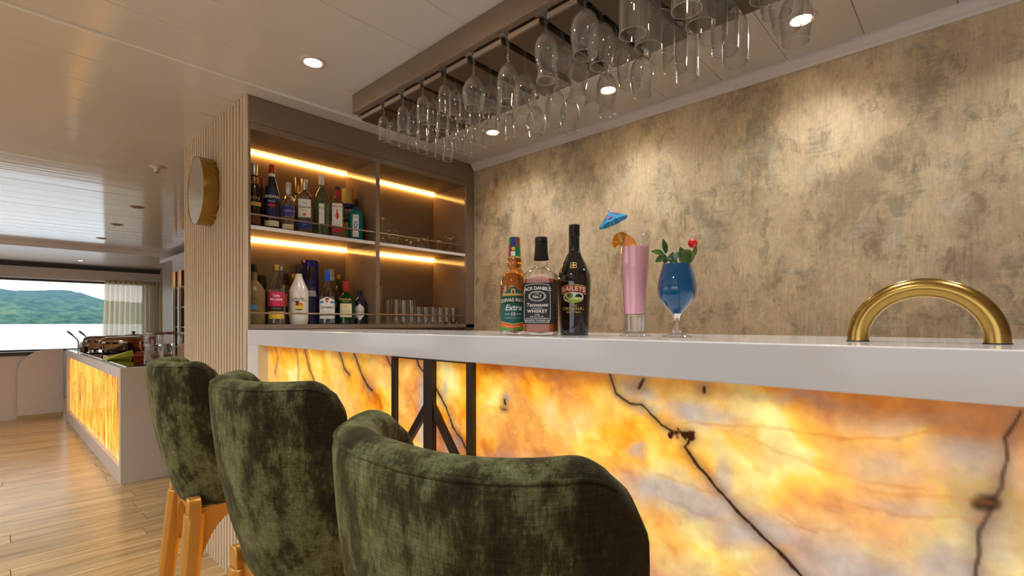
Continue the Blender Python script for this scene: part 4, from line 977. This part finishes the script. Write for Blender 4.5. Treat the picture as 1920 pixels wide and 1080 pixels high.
# square whiskey with black label
x, y = .958, .800; rot = R_(204.8)
t = bar_bottle('whiskey_bottle', 'square amber whiskey bottle with black label and black cap, middle of three on the bar', x, y)
pr = smoothp([(0, 0), (.034, 0), (.0372, .003), (.0375, .010), (.0375, .140), (.0365, .151), (.031, .160), (.020, .170), (.0165, .177), (.0158, .186), (.0150, .205), (.0140, .247)])
body = [q for q in pr if q[1] <= .186]
def sq(z): return 2+9*float(1-np.clip((z-.150)/.022, 0, 1))
def lathe_sq(pl, k=1.0, seg=72):
    mb = MB(); rows = []
    for a, z in pl:
        pw_ = sq(z); rows.append([(a*k*((abs(math.cos(q))**pw_+abs(math.sin(q))**pw_)**(-1/pw_))*math.cos(q+rot), a*k*((abs(math.cos(q))**pw_+abs(math.sin(q))**pw_)**(-1/pw_))*math.sin(q+rot), z) for q in [2*PI*i/seg for i in range(seg)]])
    return mb.grid(rows, True)
obj('glass_body', lathe_sq([(max(a, .0002), z) for a, z in body]), GLASS, t, smooth=SM)
obj('liquid', lathe_sq([(.0002, .005)]+[(a, max(z, .005)) for a, z in pr if .003 < z < .150]+[(.0002, .150)], .955), P('bourbon', (196, 92, 20), .05, spec=.1, trans=.4, ior=1.33), t, smooth=SM)
obj('capsule', MB().lathe([(.0195, .190), (.0198, .1905), (.0168, .210), (.0160, .228), (.0158, .229)], 12), blackcap, t, smooth=R_(20))
obj('cap', MB().lathe([(.0150, .2285), (.0160, .229), (.0160, .2335), (.0154, .2340), (.0160, .2345), (.0158, .2455), (.0150, .247), (0, .247)], 28), blackcap, t, smooth=SM)
fsq = surf([(.0375, 0), (.0375, .2)], 11)
lab = obj('paper_label', wrap_patch(MB(), fsq, rot, PI*.5, .029, .130, .0007, rot, nu=48, nz=2), P('black_label', (26, 25, 27), .45), t, recalc=False, smooth=SM)
m_ = MB(); ft = dict(rot=rot, flat=True)
wrap_text(m_, fsq, "JACK DANIEL'S", .0112, rot, .1165, .0375, .0013, arch=-4.0, bold=.018, space=.92, **ft)
wrap_text(m_, fsq, 'Old', .0065, rot, .1035, .0375, .0013, **ft); wrap_text(m_, fsq, 'No.7', .0105, rot, .0955, .0375, .0013, bold=.02, **ft)
for az, inn in ((.0125, .93), (.0108, .95)): wrap_ellipse(m_, fsq, rot, .097, .0215*az/.0125, az, .0375, .0013, rot, True, 36, inn)
wrap_text(m_, fsq, 'Tennessee', .0125, rot, .0755, .0375, .0013, shear=.2, bold=.012, **ft); wrap_text(m_, fsq, '— SOUR MASH —', .0042, rot, .0675, .0375, .0013, **ft)
wrap_text(m_, fsq, 'WHISKEY', .0112, rot, .0600, .0375, .0013, bold=.02, space=1.06, **ft)
for k, s_ in enumerate(('700 ML', '40% ALC. BY VOL.', 'DISTILLED AND BOTTLED BY', 'LYNCHBURG, TENNESSEE U.S.A.')): wrap_text(m_, fsq, s_, .0044, rot, .0515-.0048*k, .0375, .0013, bold=.01, **ft)
def line(mb, x0, z0, x1, z1, w_=.0005):
    d = Vector((x1-x0, z1-z0)); nn = Vector((-d.y, d.x)).normalized()*w_; q = [(x0+nn.x, z0+nn.y), (x0-nn.x, z0-nn.y), (x1-nn.x, z1-nn.y), (x1+nn.x, z1+nn.y)]
    mb.add([fsq(rot+math.atan2(a, .0375), b, .0013, rot) for a, b in q], [(0, 1, 2, 3)])
for s_ in (1, -1):
    line(m_, s_*.0325, .040, s_*.0325, .103); line(m_, s_*.0305, .033, s_*.0, .033); line(m_, s_*.0325, .040, s_*.0285, .0365); line(m_, s_*.0285, .0365, s_*.0285, .033)
    line(m_, s_*.0325, .103, s_*.0290, .107); line(m_, s_*.0285, .124, s_*.012, .127); line(m_, s_*.0325, .118, s_*.0285, .124); line(m_, s_*.012, .127, 0, .1275)
for k in range(13): wrap_text(m_, fsq, 'OLD NO 7', .0024, rot+PI/2+.15, .045+.005*k, .0375, .0013, rot=rot, flat=True) if k % 2 == 0 else None
txt_obj(m_, INK['white'], lab)
# irish cream
x, y = 1.049, .764; phi = to_cam(x, y)-.06
t = bar_bottle('liqueur_bottle', 'tall black cream liqueur bottle with red arched label, rightmost of three on the bar', x, y)
pr = smoothp([(0, 0), (.033, 0), (.0362, .003), (.0372, .012), (.0395, .070), (.0424, .120), (.0428, .140), (.0405, .158), (.0325, .180), (.0225, .200), (.0160, .216), (.0142, .230), (.0138, .258)]); fn = surf(pr)
obj('glass_body', MB().lathe(pr, 44), P('black_glass', (14, 12, 14), .05, spec=.7, coat=.5), t, smooth=SM)
obj('cap', MB().lathe([(.0138, .256), (.0143, .2565), (.0143, .265), (.0137, .2655), (.0143, .266), (.0143, .271), (.0137, .2715), (.0143, .272), (.0142, .286)], 26), blackcap, t, smooth=SM)
obj('cap_top', MB().lathe([(.0142, .286), (.0143, .2866), (.0135, .2895), (0, .290)], 26), INK['gold'], t, smooth=SM)
arch = lambda x: -5.2*x*x
def arch_patch(mb, hw, z0, z1, off):
    rows = [[fn(phi+(xx/.042), z0+(z1-z0)*i/3+arch(xx), off, 0) for xx in [-hw+2*hw*k/24 for k in range(25)]] for i in range(4)]; return mb.grid(rows)
lab = obj('paper_label', arch_patch(MB(), .0335, .1085, .1290, .0007), INK['gold'], t, recalc=False, smooth=SM)
txt_obj(arch_patch(MB(), .0322, .1098, .1277, .0010), P('label_red', (150, 44, 30), .4), lab, 'label_field')
txt_obj(wrap_text(MB(), fn, 'BAILEYS', .0165, phi, .1186, .042, .0015, arch=-5.2, bold=.016, space=1.06), INK['cream'], lab)
sc = obj('scenic_oval', wrap_ellipse(MB(), fn, phi, .097, .0265, .0150, .0415, .0008, n=40), INK['sky'], t, recalc=False, smooth=SM)
txt_obj(wrap_ellipse(MB(), fn, phi, .094, .0262, .0120, .0415, .0011, n=30, t0=PI, t1=2*PI), P('meadow', (150, 170, 60), .5), sc, 'meadow')
txt_obj(wrap_ellipse(MB(), fn, phi+.1, .0935, .0215, .0035, .0415, .0013, n=30), P('pale_field', (206, 206, 130), .5), sc, 'meadow')
for dx, ax, az, c in ((-.30, .0085, .0075, (196, 176, 60)), (-.20, .0075, .0065, (110, 130, 40)), (-.26, .004, .005, (46, 70, 24))): txt_obj(wrap_ellipse(MB(), fn, phi+dx, .1005, ax, az, .0415, .0016+.0002*(c[0] < 120)), P('tree_%d' % c[0], c, .5), sc, 'painted_tree')
m_ = MB(); wrap_text(m_, fn, 'The', .010, phi+.02, .0765, .0405, .0013, shear=.35); wrap_text(m_, fn, 'ORIGINAL', .0115, phi, .0675, .040, .0013, space=1.15); wrap_text(m_, fn, 'Irish Cream', .0078, phi, .0590, .040, .0013, shear=.3); txt_obj(m_, INK['gold'], lab)
m_ = MB(); wrap_text(m_, fn, 'LIQUEUR · IRELAND', .0030, phi, .0505, .039, .0013); wrap_text(m_, fn, '70cl', .005, phi-.5, .036, .039, .0013); wrap_text(m_, fn, '17% vol', .005, phi+.45, .036, .039, .0013)
txt_obj(m_, INK['brown'], lab)
m_ = MB(); q = np.array([v for v in [(-1, 0)]])
for s_ in (1, -1):
    for dz in (.0045, -.0030): wrap_ellipse(m_, fn, phi+s_*.115, .1775+dz, .0048, .0042, .0345, .0010, n=18, inner=.62)
    wrap_patch(m_, fn, phi+s_*.01, .018, .1705, .1865, .0010, nu=2)
txt_obj(m_, INK['gold'], t, 'monogram')

# ------------------------------------------------------------------ cocktails
RT = Vector((.6852, -.7284, 0)); TOC = Vector((-.72, -.69, 0)).normalized()
pk = thing('cocktail', 'tall pink cocktail with an orange slice and blue paper umbrella', 'drink', (1.043, .585, BT+.0005))
obj('foot', MB().lathe([(0, 0), (.034, 0), (.036, .0015), (.034, .004), (.024, .008), (.0225, .012)], 36), GLASS, pk, smooth=SM)
obj('glass_wall', MB().lathe([(.0225, .012), (.0228, .030), (.0240, .052), (.0268, .10), (.0305, .16), (.0330, .208), (.0345, .2438), (.0341, .2446), (.0336, .2438)], 40), GLASS, pk, smooth=SM)
obj('glass_base', MB().lathe([(0, .009), (.0215, .013), (.0222, .049), (0, .0505)], 32), P('solid_glass', (252, 248, 246), .0, trans=1, ior=1.45), pk, smooth=SM)
obj('drink', MB().lathe([(0, .052), (.0215, .0525), (.0232, .055), (.0260, .10), (.0298, .16), (.0321, .2070), (.0316, .2085), (0, .2085)], 40), P('pink_shake', (255, 186, 202), .5, spec=.2, emit=None), pk, smooth=SM)
obj('straw', MB().tube([(.012, -.012, .19), (.0135, -.0145, .232)], .0035, 10), P('clear_straw', (235, 235, 240), .2, trans=.5), pk, smooth=SM)
orange_rind = P('orange_rind', (240, 132, 12), .45); orange_flesh = P('orange_flesh', (246, 152, 22), .3, trans=.15)
def basis_obj(name, mb, mat, parent, org, xa, ya, **kw):
    za = xa.cross(ya).normalized(); o = obj(name, mb, mat, parent, **kw)
    o.matrix_local = Matrix(((xa.x, ya.x, za.x, org.x), (xa.y, ya.y, za.y, org.y), (xa.z, ya.z, za.z, org.z), (0, 0, 0, 1))); return o
Zv = Vector((0, 0, 1))
def half_wheel(R, a0, a1, th):
    mb = MB(); n = 18; pts = [(0, 0)]+[(R*math.cos(a0+(a1-a0)*k/n), R*math.sin(a0+(a1-a0)*k/n)) for k in range(n+1)]
    return mb.prism(pts, 2, -th/2, th/2)
def rind(R, a0, a1, th, w_=.0028):
    n = 22; out = [(R*math.cos(a0+(a1-a0)*k/n), R*math.sin(a0+(a1-a0)*k/n)) for k in range(n+1)]; inn = [((R-w_)*math.cos(a0+(a1-a0)*k/n), (R-w_)*math.sin(a0+(a1-a0)*k/n)) for k in range(n+1)]
    return MB().prism(out+inn[::-1], 2, -th/2, th/2)
for (ox, oz, a0, a1, R, tw) in ((-.0275, .2100, R_(-15), R_(150), .0290, .25), (-.0330, .2190, R_(60), R_(215), .0240, -.35)):
    xa = (RT*math.cos(tw)+TOC*math.sin(tw)).normalized(); org = RT*ox+TOC*(.004 if tw > 0 else .009)+Zv*oz
    sl = basis_obj('orange_slice', half_wheel(R-.0022, a0, a1, .005), orange_flesh, pk, org, xa, Zv, bevel=.0008)
    obj('orange_rind', rind(R, a0, a1, .0056), orange_rind, sl)
    for k in range(1, 4):
        aa = a0+(a1-a0)*k/4; obj('membrane', MB().tube([(.002*math.cos(aa), .002*math.sin(aa), .0027), ((R-.004)*math.cos(aa), (R-.004)*math.sin(aa), .0027)], .0005, 5), INK['cream'], sl)
um = thing('paper_umbrella', 'blue paper cocktail umbrella with pink blossoms stuck in the orange slice', 'umbrella', (1.043, .585, BT))
tip = RT*(-.064)+TOC*.012+Zv*.2925; axis = (RT*(-.38)+Zv*.92-TOC*.07).normalized()
xa = (RT-axis*RT.dot(axis)).normalized(); ya = axis.cross(xa)
def upt(r, a, h): return tip+axis*(-h)+xa*(r*math.cos(a))+ya*(r*math.sin(a))
blue_paper = P('blue_paper', (20, 150, 210), .6); pink_print = P('pink_print', (196, 60, 110), .6)
mb = MB(); NS = 8
for k in range(NS):
    a0, a1 = 2*PI*k/NS, 2*PI*(k+1)/NS; am = (a0+a1)/2
    c = [(upt(.003, a0, .004)), upt(.018, a0, .0145), upt(.037, a0, .0290), upt(.0350, am, .0302), upt(.037, a1, .0290), upt(.018, a1, .0145), upt(.003, a1, .004), upt(.0172, am, .0156)]
    mb.add(c, [(0, 1, 7, 6), (1, 2, 3, 7), (7, 3, 4, 5), (6, 7, 5)])
cn = obj('canopy', mb, blue_paper, um); sd = cn.modifiers.new('thick', 'SOLIDIFY'); sd.thickness = .0004
for k in range(NS): obj('rib', MB().tube([upt(.002, 2*PI*k/NS, .0055), upt(.0375, 2*PI*k/NS, .0304)], .0005, 5), INK['cream'], um)
for a, r in ((3.6, .020), (4.3, .024), (5.3, .019), (4.9, .010)):
    mb = MB()
    for j in range(5):
        q = 2*PI*j/5; mb.add([upt(r, a, .0040+.68*r-.0016), upt(r+.0055*math.cos(q-.5), a+.0055*math.sin(q-.5)/r, .0040+.68*(r+.0055*math.cos(q-.5))-.0016), upt(r+.006*math.cos(q+.4), a+.006*math.sin(q+.4)/r, .0040+.68*(r+.006*math.cos(q+.4))-.0016)], [(0, 1, 2)])
    obj('blossom_print', mb, pink_print, um, recalc=False)
obj('stick', MB().tube([tip+axis*.002, tip-axis*.078], .0011, 6), INK['cream'], um)
obj('finial', MB().sphere(tuple(tip+axis*.002), .0032), INK['white'], um, smooth=SM)

bl = thing('cocktail', 'blue cocktail in a tulip glass with mint and a cherry', 'drink', (1.050, .485, BT+.0005))
obj('foot', MB().lathe([(0, 0), (.029, 0), (.031, .0015), (.028, .004), (.012, .008), (.0085, .011)], 36), GLASS, bl, smooth=SM)
obj('stem', MB().lathe([(.009, .009), (.011, .014), (.007, .020), (.0062, .032), (.0068, .046), (.010, .052)], 20), P('stem_glass', (250, 250, 250), .0, trans=1, ior=1.45), bl, smooth=SM)
bp = smoothp([(.008, .049), (.013, .056), (.026, .070), (.0375, .086), (.0418, .104), (.0405, .122), (.0355, .143), (.0312, .160), (.0300, .170), (.0318, .1868)])
obj('bowl', MB().lathe(bp+[(.0316, .1874), (.0311, .1868)], 44), GLASS, bl, smooth=SM)
dp = [(0, .0505)]+[(max(a-.0014, .002), z) for a, z in bp if .0515 < z < .161]; dp += [(dp[-1][0], .162), (0, .162)]
obj('drink', MB().lathe(dp, 44), P('blue_curacao', (0, 118, 196), .02, spec=.3, trans=.65, ior=1.33), bl, smooth=SM)
leaf_mat = P('mint_leaf', (64, 104, 40), .5); leaf_dark = P('mint_leaf_dark', (44, 84, 34), .5)
def leaf(parent, base, direction, L, wd, normal, mat):
    d = Vector(direction).normalized(); nn = Vector(normal); s_ = d.cross(nn).normalized(); nn = s_.cross(d).normalized(); rows = []
    for i in range(9):
        f = i/8; w_ = wd*math.sin(PI*min(1, f*.96+.04))**.8*(1-.25*f); cen = base+d*L*f+nn*(.10*L*math.sin(f*PI))
        sgn = 1 if i % 2 else .86
        rows.append([cen-s_*w_*sgn+nn*.1*w_, cen-s_*w_*.5-nn*.05*w_, cen-nn*.18*w_, cen+s_*w_*.5-nn*.05*w_, cen+s_*w_*sgn+nn*.1*w_])
    o = obj('mint_leaf', MB().grid(rows), mat, parent, smooth=PI); sd = o.modifiers.new('t', 'SOLIDIFY'); sd.thickness = .0005; return o
c0 = -RT*.030+Zv*.186
leaf(bl, c0+RT*.006, -RT*.25+Zv*1+TOC*.1, .034, .0075, TOC, leaf_dark); leaf(bl, c0, -RT*1+Zv*.15, .028, .0085, TOC+Zv*.4, leaf_mat); leaf(bl, c0+RT*.004-Zv*.006, -RT*.9-Zv*.55, .026, .009, TOC+Zv*.3, leaf_mat)
leaf(bl, c0+RT*.006-Zv*.006, -RT*.2-Zv*.9, .018, .008, TOC, leaf_dark)
for dx, dz, d, m in ((-.016, -.012, (.5, .9), leaf_mat), (-.004, -.013, (-.4, .9), leaf_dark), (.006, -.008, (.3, 1), leaf_mat), (-.010, -.004, (.9, .3), leaf_mat), (.002, -.016, (-.9, .2), leaf_mat), (.010, -.004, (-.3, 1.0), leaf_dark)):
    leaf(bl, Zv*(.182+dz)+RT*dx+TOC*random.uniform(-.01, .012), RT*d[0]+Zv*d[1]+TOC*random.uniform(-.2, .3), .022, .0085, TOC+Zv*.3, m)
obj('mint_stem', MB().tube([c0, c0+RT*.014-Zv*.015, RT*.002+Zv*.13, RT*.004+Zv*.07], .0012, 6), leaf_dark, bl, smooth=SM)
lm = basis_obj('lime_slice', half_wheel(.0150, R_(0), R_(360), .004), P('lime_flesh', (172, 176, 110), .3, trans=.2), bl, RT*.016+Zv*.176+TOC*.016, (RT*.75+TOC*.5).normalized(), Zv)
obj('lime_rind', rind(.0165, 0, 2*PI, .0046, .002), P('lime_rind', (92, 122, 34), .45), lm)
leaf(bl, RT*.034+Zv*.176, RT*.35+Zv*1, .030, .006, TOC, P('lime_peel', (104, 120, 44), .4))
ch = thing('cherry', 'glossy red cherry on a pick above the blue cocktail', 'cherry', (1.050, .485, BT))
cc = RT*.034+Zv*.2085+TOC*.004
obj('fruit', MB().sphere(tuple(cc), .0108, 20, 12, .95), P('cherry_red', (214, 16, 22), .12, coat=.5), ch, smooth=SM)
obj('pick', MB().tube([cc-Zv*.034-RT*.004, cc+Zv*.017+RT*.0008], .0007, 6), INK['cream'], ch)

# ------------------------------------------------------------------ far buffet
ZBF = EYE-.353
bf = thing('buffet_counter', 'far white buffet counter fronted by glowing striped onyx', 'counter')
BX0, BX1, BY0, BY1 = .715, 1.55, 4.88, 8.75
box('end_panel', white_panel, BX0, BX1, BY0, BY0+.06, 0, ZBF, bf, bevel=.002); box('end_panel', white_panel, BX0, BX1, BY1-.10, BY1, 0, ZBF, bf, bevel=.002)
box('top_rail', white_gloss, BX0, BX0+.05, BY0+.06, BY1-.10, ZBF-.085, ZBF, bf); box('bottom_rail', white_panel, BX0, BX0+.05, BY0+.06, BY1-.10, 0, .13, bf)
box('stone_panel', buffet_stone, BX0+.030, BX0+.045, BY0+.06, BY1-.10, .13, ZBF-.085, bf)
box('worktop', white_gloss, BX0+.05, BX1, BY0+.06, BY1-.10, ZBF-.04, ZBF-.002, bf)
box('glass_inlay', P('black_glass_top', (16, 14, 14), .04, spec=.8), BX0+.05, BX1-.02, BY0+.09, BY1-.02, ZBF-.002, ZBF+.004, bf)
ZT2 = ZBF+.0045
def jar(label, x, y, r, h):
    t = thing('water_jar', label, 'jar', (x, y, ZT2), group='water jars on the buffet')
    obj('glass_wall', MB().lathe([(0, 0), (r*.96, 0), (r, .006), (r, h*.82), (r*.96, h*.88), (r*.96, h*.93)], 26), GLASS, t, smooth=SM)
    obj('water', MB().lathe([(0, .006), (r*.93, .006), (r*.93, h*.62), (0, h*.62)], 26), liquid((225, 232, 232)), t, smooth=SM)
    obj('lid', MB().lathe([(r*1.0, h*.92), (r*1.03, h*.93), (r*1.03, h*.985), (r*.98, h), (0, h)], 26), P('jar_lid', (150, 140, 132), .25, metal=.7), t, smooth=SM)
    obj('handle', MB().tube([(-r*.7, r*.7, h*.8), (-r*1.15, r*1.15, h*.74), (-r*1.2, r*1.2, h*.5), (-r*.98*.72, r*.98*.72, h*.3)], .006, 8), GLASS, t, smooth=SM)
for k, (x, y) in enumerate([(.965, 5.05), (1.08, 5.20), (1.20, 5.05)]):
    jar('glass water jar with steel lid on the buffet near end, %s from the aisle' % ORD[k], x, y, .068, .270)
def chafing(label, x, y, rz, w=.30, d=.20, open_=False):
    t = thing('chafing_dish', label, 'chafing dish', (x, y, ZT2), rz, 'steel chafing dishes on the buffet')
    steel = P('warm_steel', (150, 122, 98), .12, metal=1)
    def rr(sx, sy, n=32, p=5): return [(sx*math.copysign(abs(math.cos(q))**(2/p), math.cos(q)), sy*math.copysign(abs(math.sin(q))**(2/p), math.sin(q))) for q in [2*PI*k/n for k in range(n)]]
    rows = [[(a, b, z) for a, b in rr(w*s_, d*s_)] for s_, z in ((.001, .02), (.80, .02), (.92, .035), (.96, .11), (1.02, .118), (1.02, .124), (.001, .124))]
    obj('pan', MB().grid(rows, True), steel, t, smooth=R_(45))
    rows = [[(a, b, z) for a, b in rr(w*s_, d*s_)] for s_, z in ((1.0, .126), (1.0, .140), (.94, .168), (.78, .186), (.4, .192), (.001, .193))]
    obj('lid', MB().grid(rows, True), steel, t, smooth=R_(45))
    for sx in (-1, 1):
        for sy in (-1, 1): obj('leg', MB().tube([(sx*w*.72, sy*d*.8, .006), (sx*w*.80, sy*d*.86, .10)], .012, 8), black_plastic, t)
    for sx in (-1, 1): obj('handle', MB().tube([(sx*w*1.0, -.05, .12), (sx*w*1.14, -.04, .13), (sx*w*1.14, .04, .13), (sx*w*1.0, .05, .12)], .008, 8), black_plastic, t, smooth=SM)
    obj('hinge', MB().box(-.05, .05, d*.98, d*1.08, .10, .16), black_plastic, t)
    return t
chafing('steel chafing dish with domed lid behind the water jars', 1.18, 7.30, R_(-45)+PI/2)
chafing('steel chafing dish farther along, left of the first chafing dish', 1.05, 8.02, R_(-45)+PI/2, .23, .17)
pot = thing('stock_pot', 'polished round pot with lid and knob far along the buffet', 'pot', (1.38, 8.44, ZT2))
obj('pan', MB().lathe([(0, 0), (.13, 0), (.14, .01), (.14, .15), (.145, .155), (0, .155)], 30), chrome, pot, smooth=SM); obj('lid', MB().lathe([(.145, .156), (.145, .163), (.11, .185), (.02, .20), (0, .20)], 30), chrome, pot, smooth=SM)
obj('knob', MB().lathe([(.012, .198), (.012, .21), (.026, .22), (.022, .232), (0, .235)], 16), black_plastic, pot, smooth=SM)
for k, (x, y, lb) in enumerate([(.85, 8.46, 'serving tongs leaning over the pots, nearer the aisle'), (.97, 8.52, 'serving ladle leaning over the pots, nearer the wall')]):
    tg = thing('serving_utensil', lb, 'utensil', (x, y, ZT2), group='serving utensils on the buffet')
    obj('holder', MB().lathe([(0, 0), (.05, 0), (.05, .10), (.047, .10), (.047, .004), (0, .004)], 20), chrome, tg, smooth=SM)
    obj('handle', MB().tube([(.0, 0, .01), (-.05, .05, .14), (-.13, .11, .235)], .008, 8), P('dark_red_handle', (90, 50, 44), .4), tg, smooth=SM); obj('grip', MB().tube([(-.09, .08, .19), (-.135, .115, .24)], .012, 8), black_plastic, tg)
mg = thing('glass_mug', 'glass mug of dark coffee at the far end of the buffet', 'mug', (.785, 7.66, ZT2))
obj('glass_wall', MB().lathe([(0, 0), (.042, 0), (.044, .005), (.044, .105), (.042, .106), (.041, .105)], 24), GLASS, mg, smooth=SM); obj('coffee', MB().lathe([(0, .005), (.040, .005), (.040, .07), (0, .07)], 24), glossy((60, 22, 10)), mg, smooth=SM)
obj('handle', MB().tube([(-.040, .018, .085), (-.07, .03, .08), (-.07, .03, .035), (-.040, .018, .025)], .005, 8), GLASS, mg, smooth=SM)
br = thing('serving_board', 'flat copper-red serving board lying on the black buffet top', 'board', (1.12, 6.40, ZT2))
obj('board', MB().box(-.30, .30, -.16, .16, 0, .016), P('copper_board', (168, 66, 28), .3), br, bevel=.004)
obj('handle_hole', MB().lathe([(0, .0162), (.016, .0162), (.016, .0168), (0, .0168)], 16, (-.25, 0, 0)), black_plastic, br)
nk = thing('napkin', 'folded lime green napkin near the front corner of the buffet', 'napkin', (.83, 5.95, ZT2), R_(10))
obj('cloth', MB().prism([(-.11, 0), (.12, 0), (.12, .075), (-.02, .03)], 1, -.05, .05), P('lime_cloth', (196, 196, 50), .7), nk, bevel=.006)
obj('fold', MB().prism([(-.10, .001), (.13, .03), (.125, .085), (.11, .085)], 1, -.058, -.046), P('lime_cloth_edge', (206, 206, 70), .7), nk)

# ------------------------------------------------------------------ curtains
def curtain(name, label, x0, x1, y, z0, z1, amp=.06, waves=11, lean=0):
    t = thing(name, label, 'curtain'); rows = []
    n = waves*10
    for i in range(13):
        f = i/12; z = z0+(z1-z0)*f; row = []
        for k in range(n+1):
            u = k/n; pinch = 1-.18*f
            row.append((x0+(x1-x0)*u-lean*(1-f)*(1-u), y+amp*pinch*math.sin(2*PI*waves*u+.6*math.sin(7*u)+.3*f)+.006*math.sin(31*u), z))
        rows.append(row)
    obj('drape', MB().grid(rows), curtain_mat, t, smooth=PI)
    hd = [[(x0+(x1-x0)*k/60, y+d_+.012*math.sin(2*PI*waves*k/60), z) for k in range(61)] for d_, z in ((0, z1-.05), (0, z1+.012))]
    h = obj('heading', MB().grid(hd), P('curtain_heading', (190, 178, 158), .8), t, smooth=PI); sd = h.modifiers.new('t', 'SOLIDIFY'); sd.thickness = .006
    return t
curtain('sheer_curtain', 'pleated sheer cream curtain drawn to the right of the sea window', 1.45, 2.25, 11.40, .45, 2.035, lean=.05)
curtain('sheer_curtain', 'sheer cream curtain at the aisle end of the sea window', -1.62, -.9, 11.40, .45, 2.035)
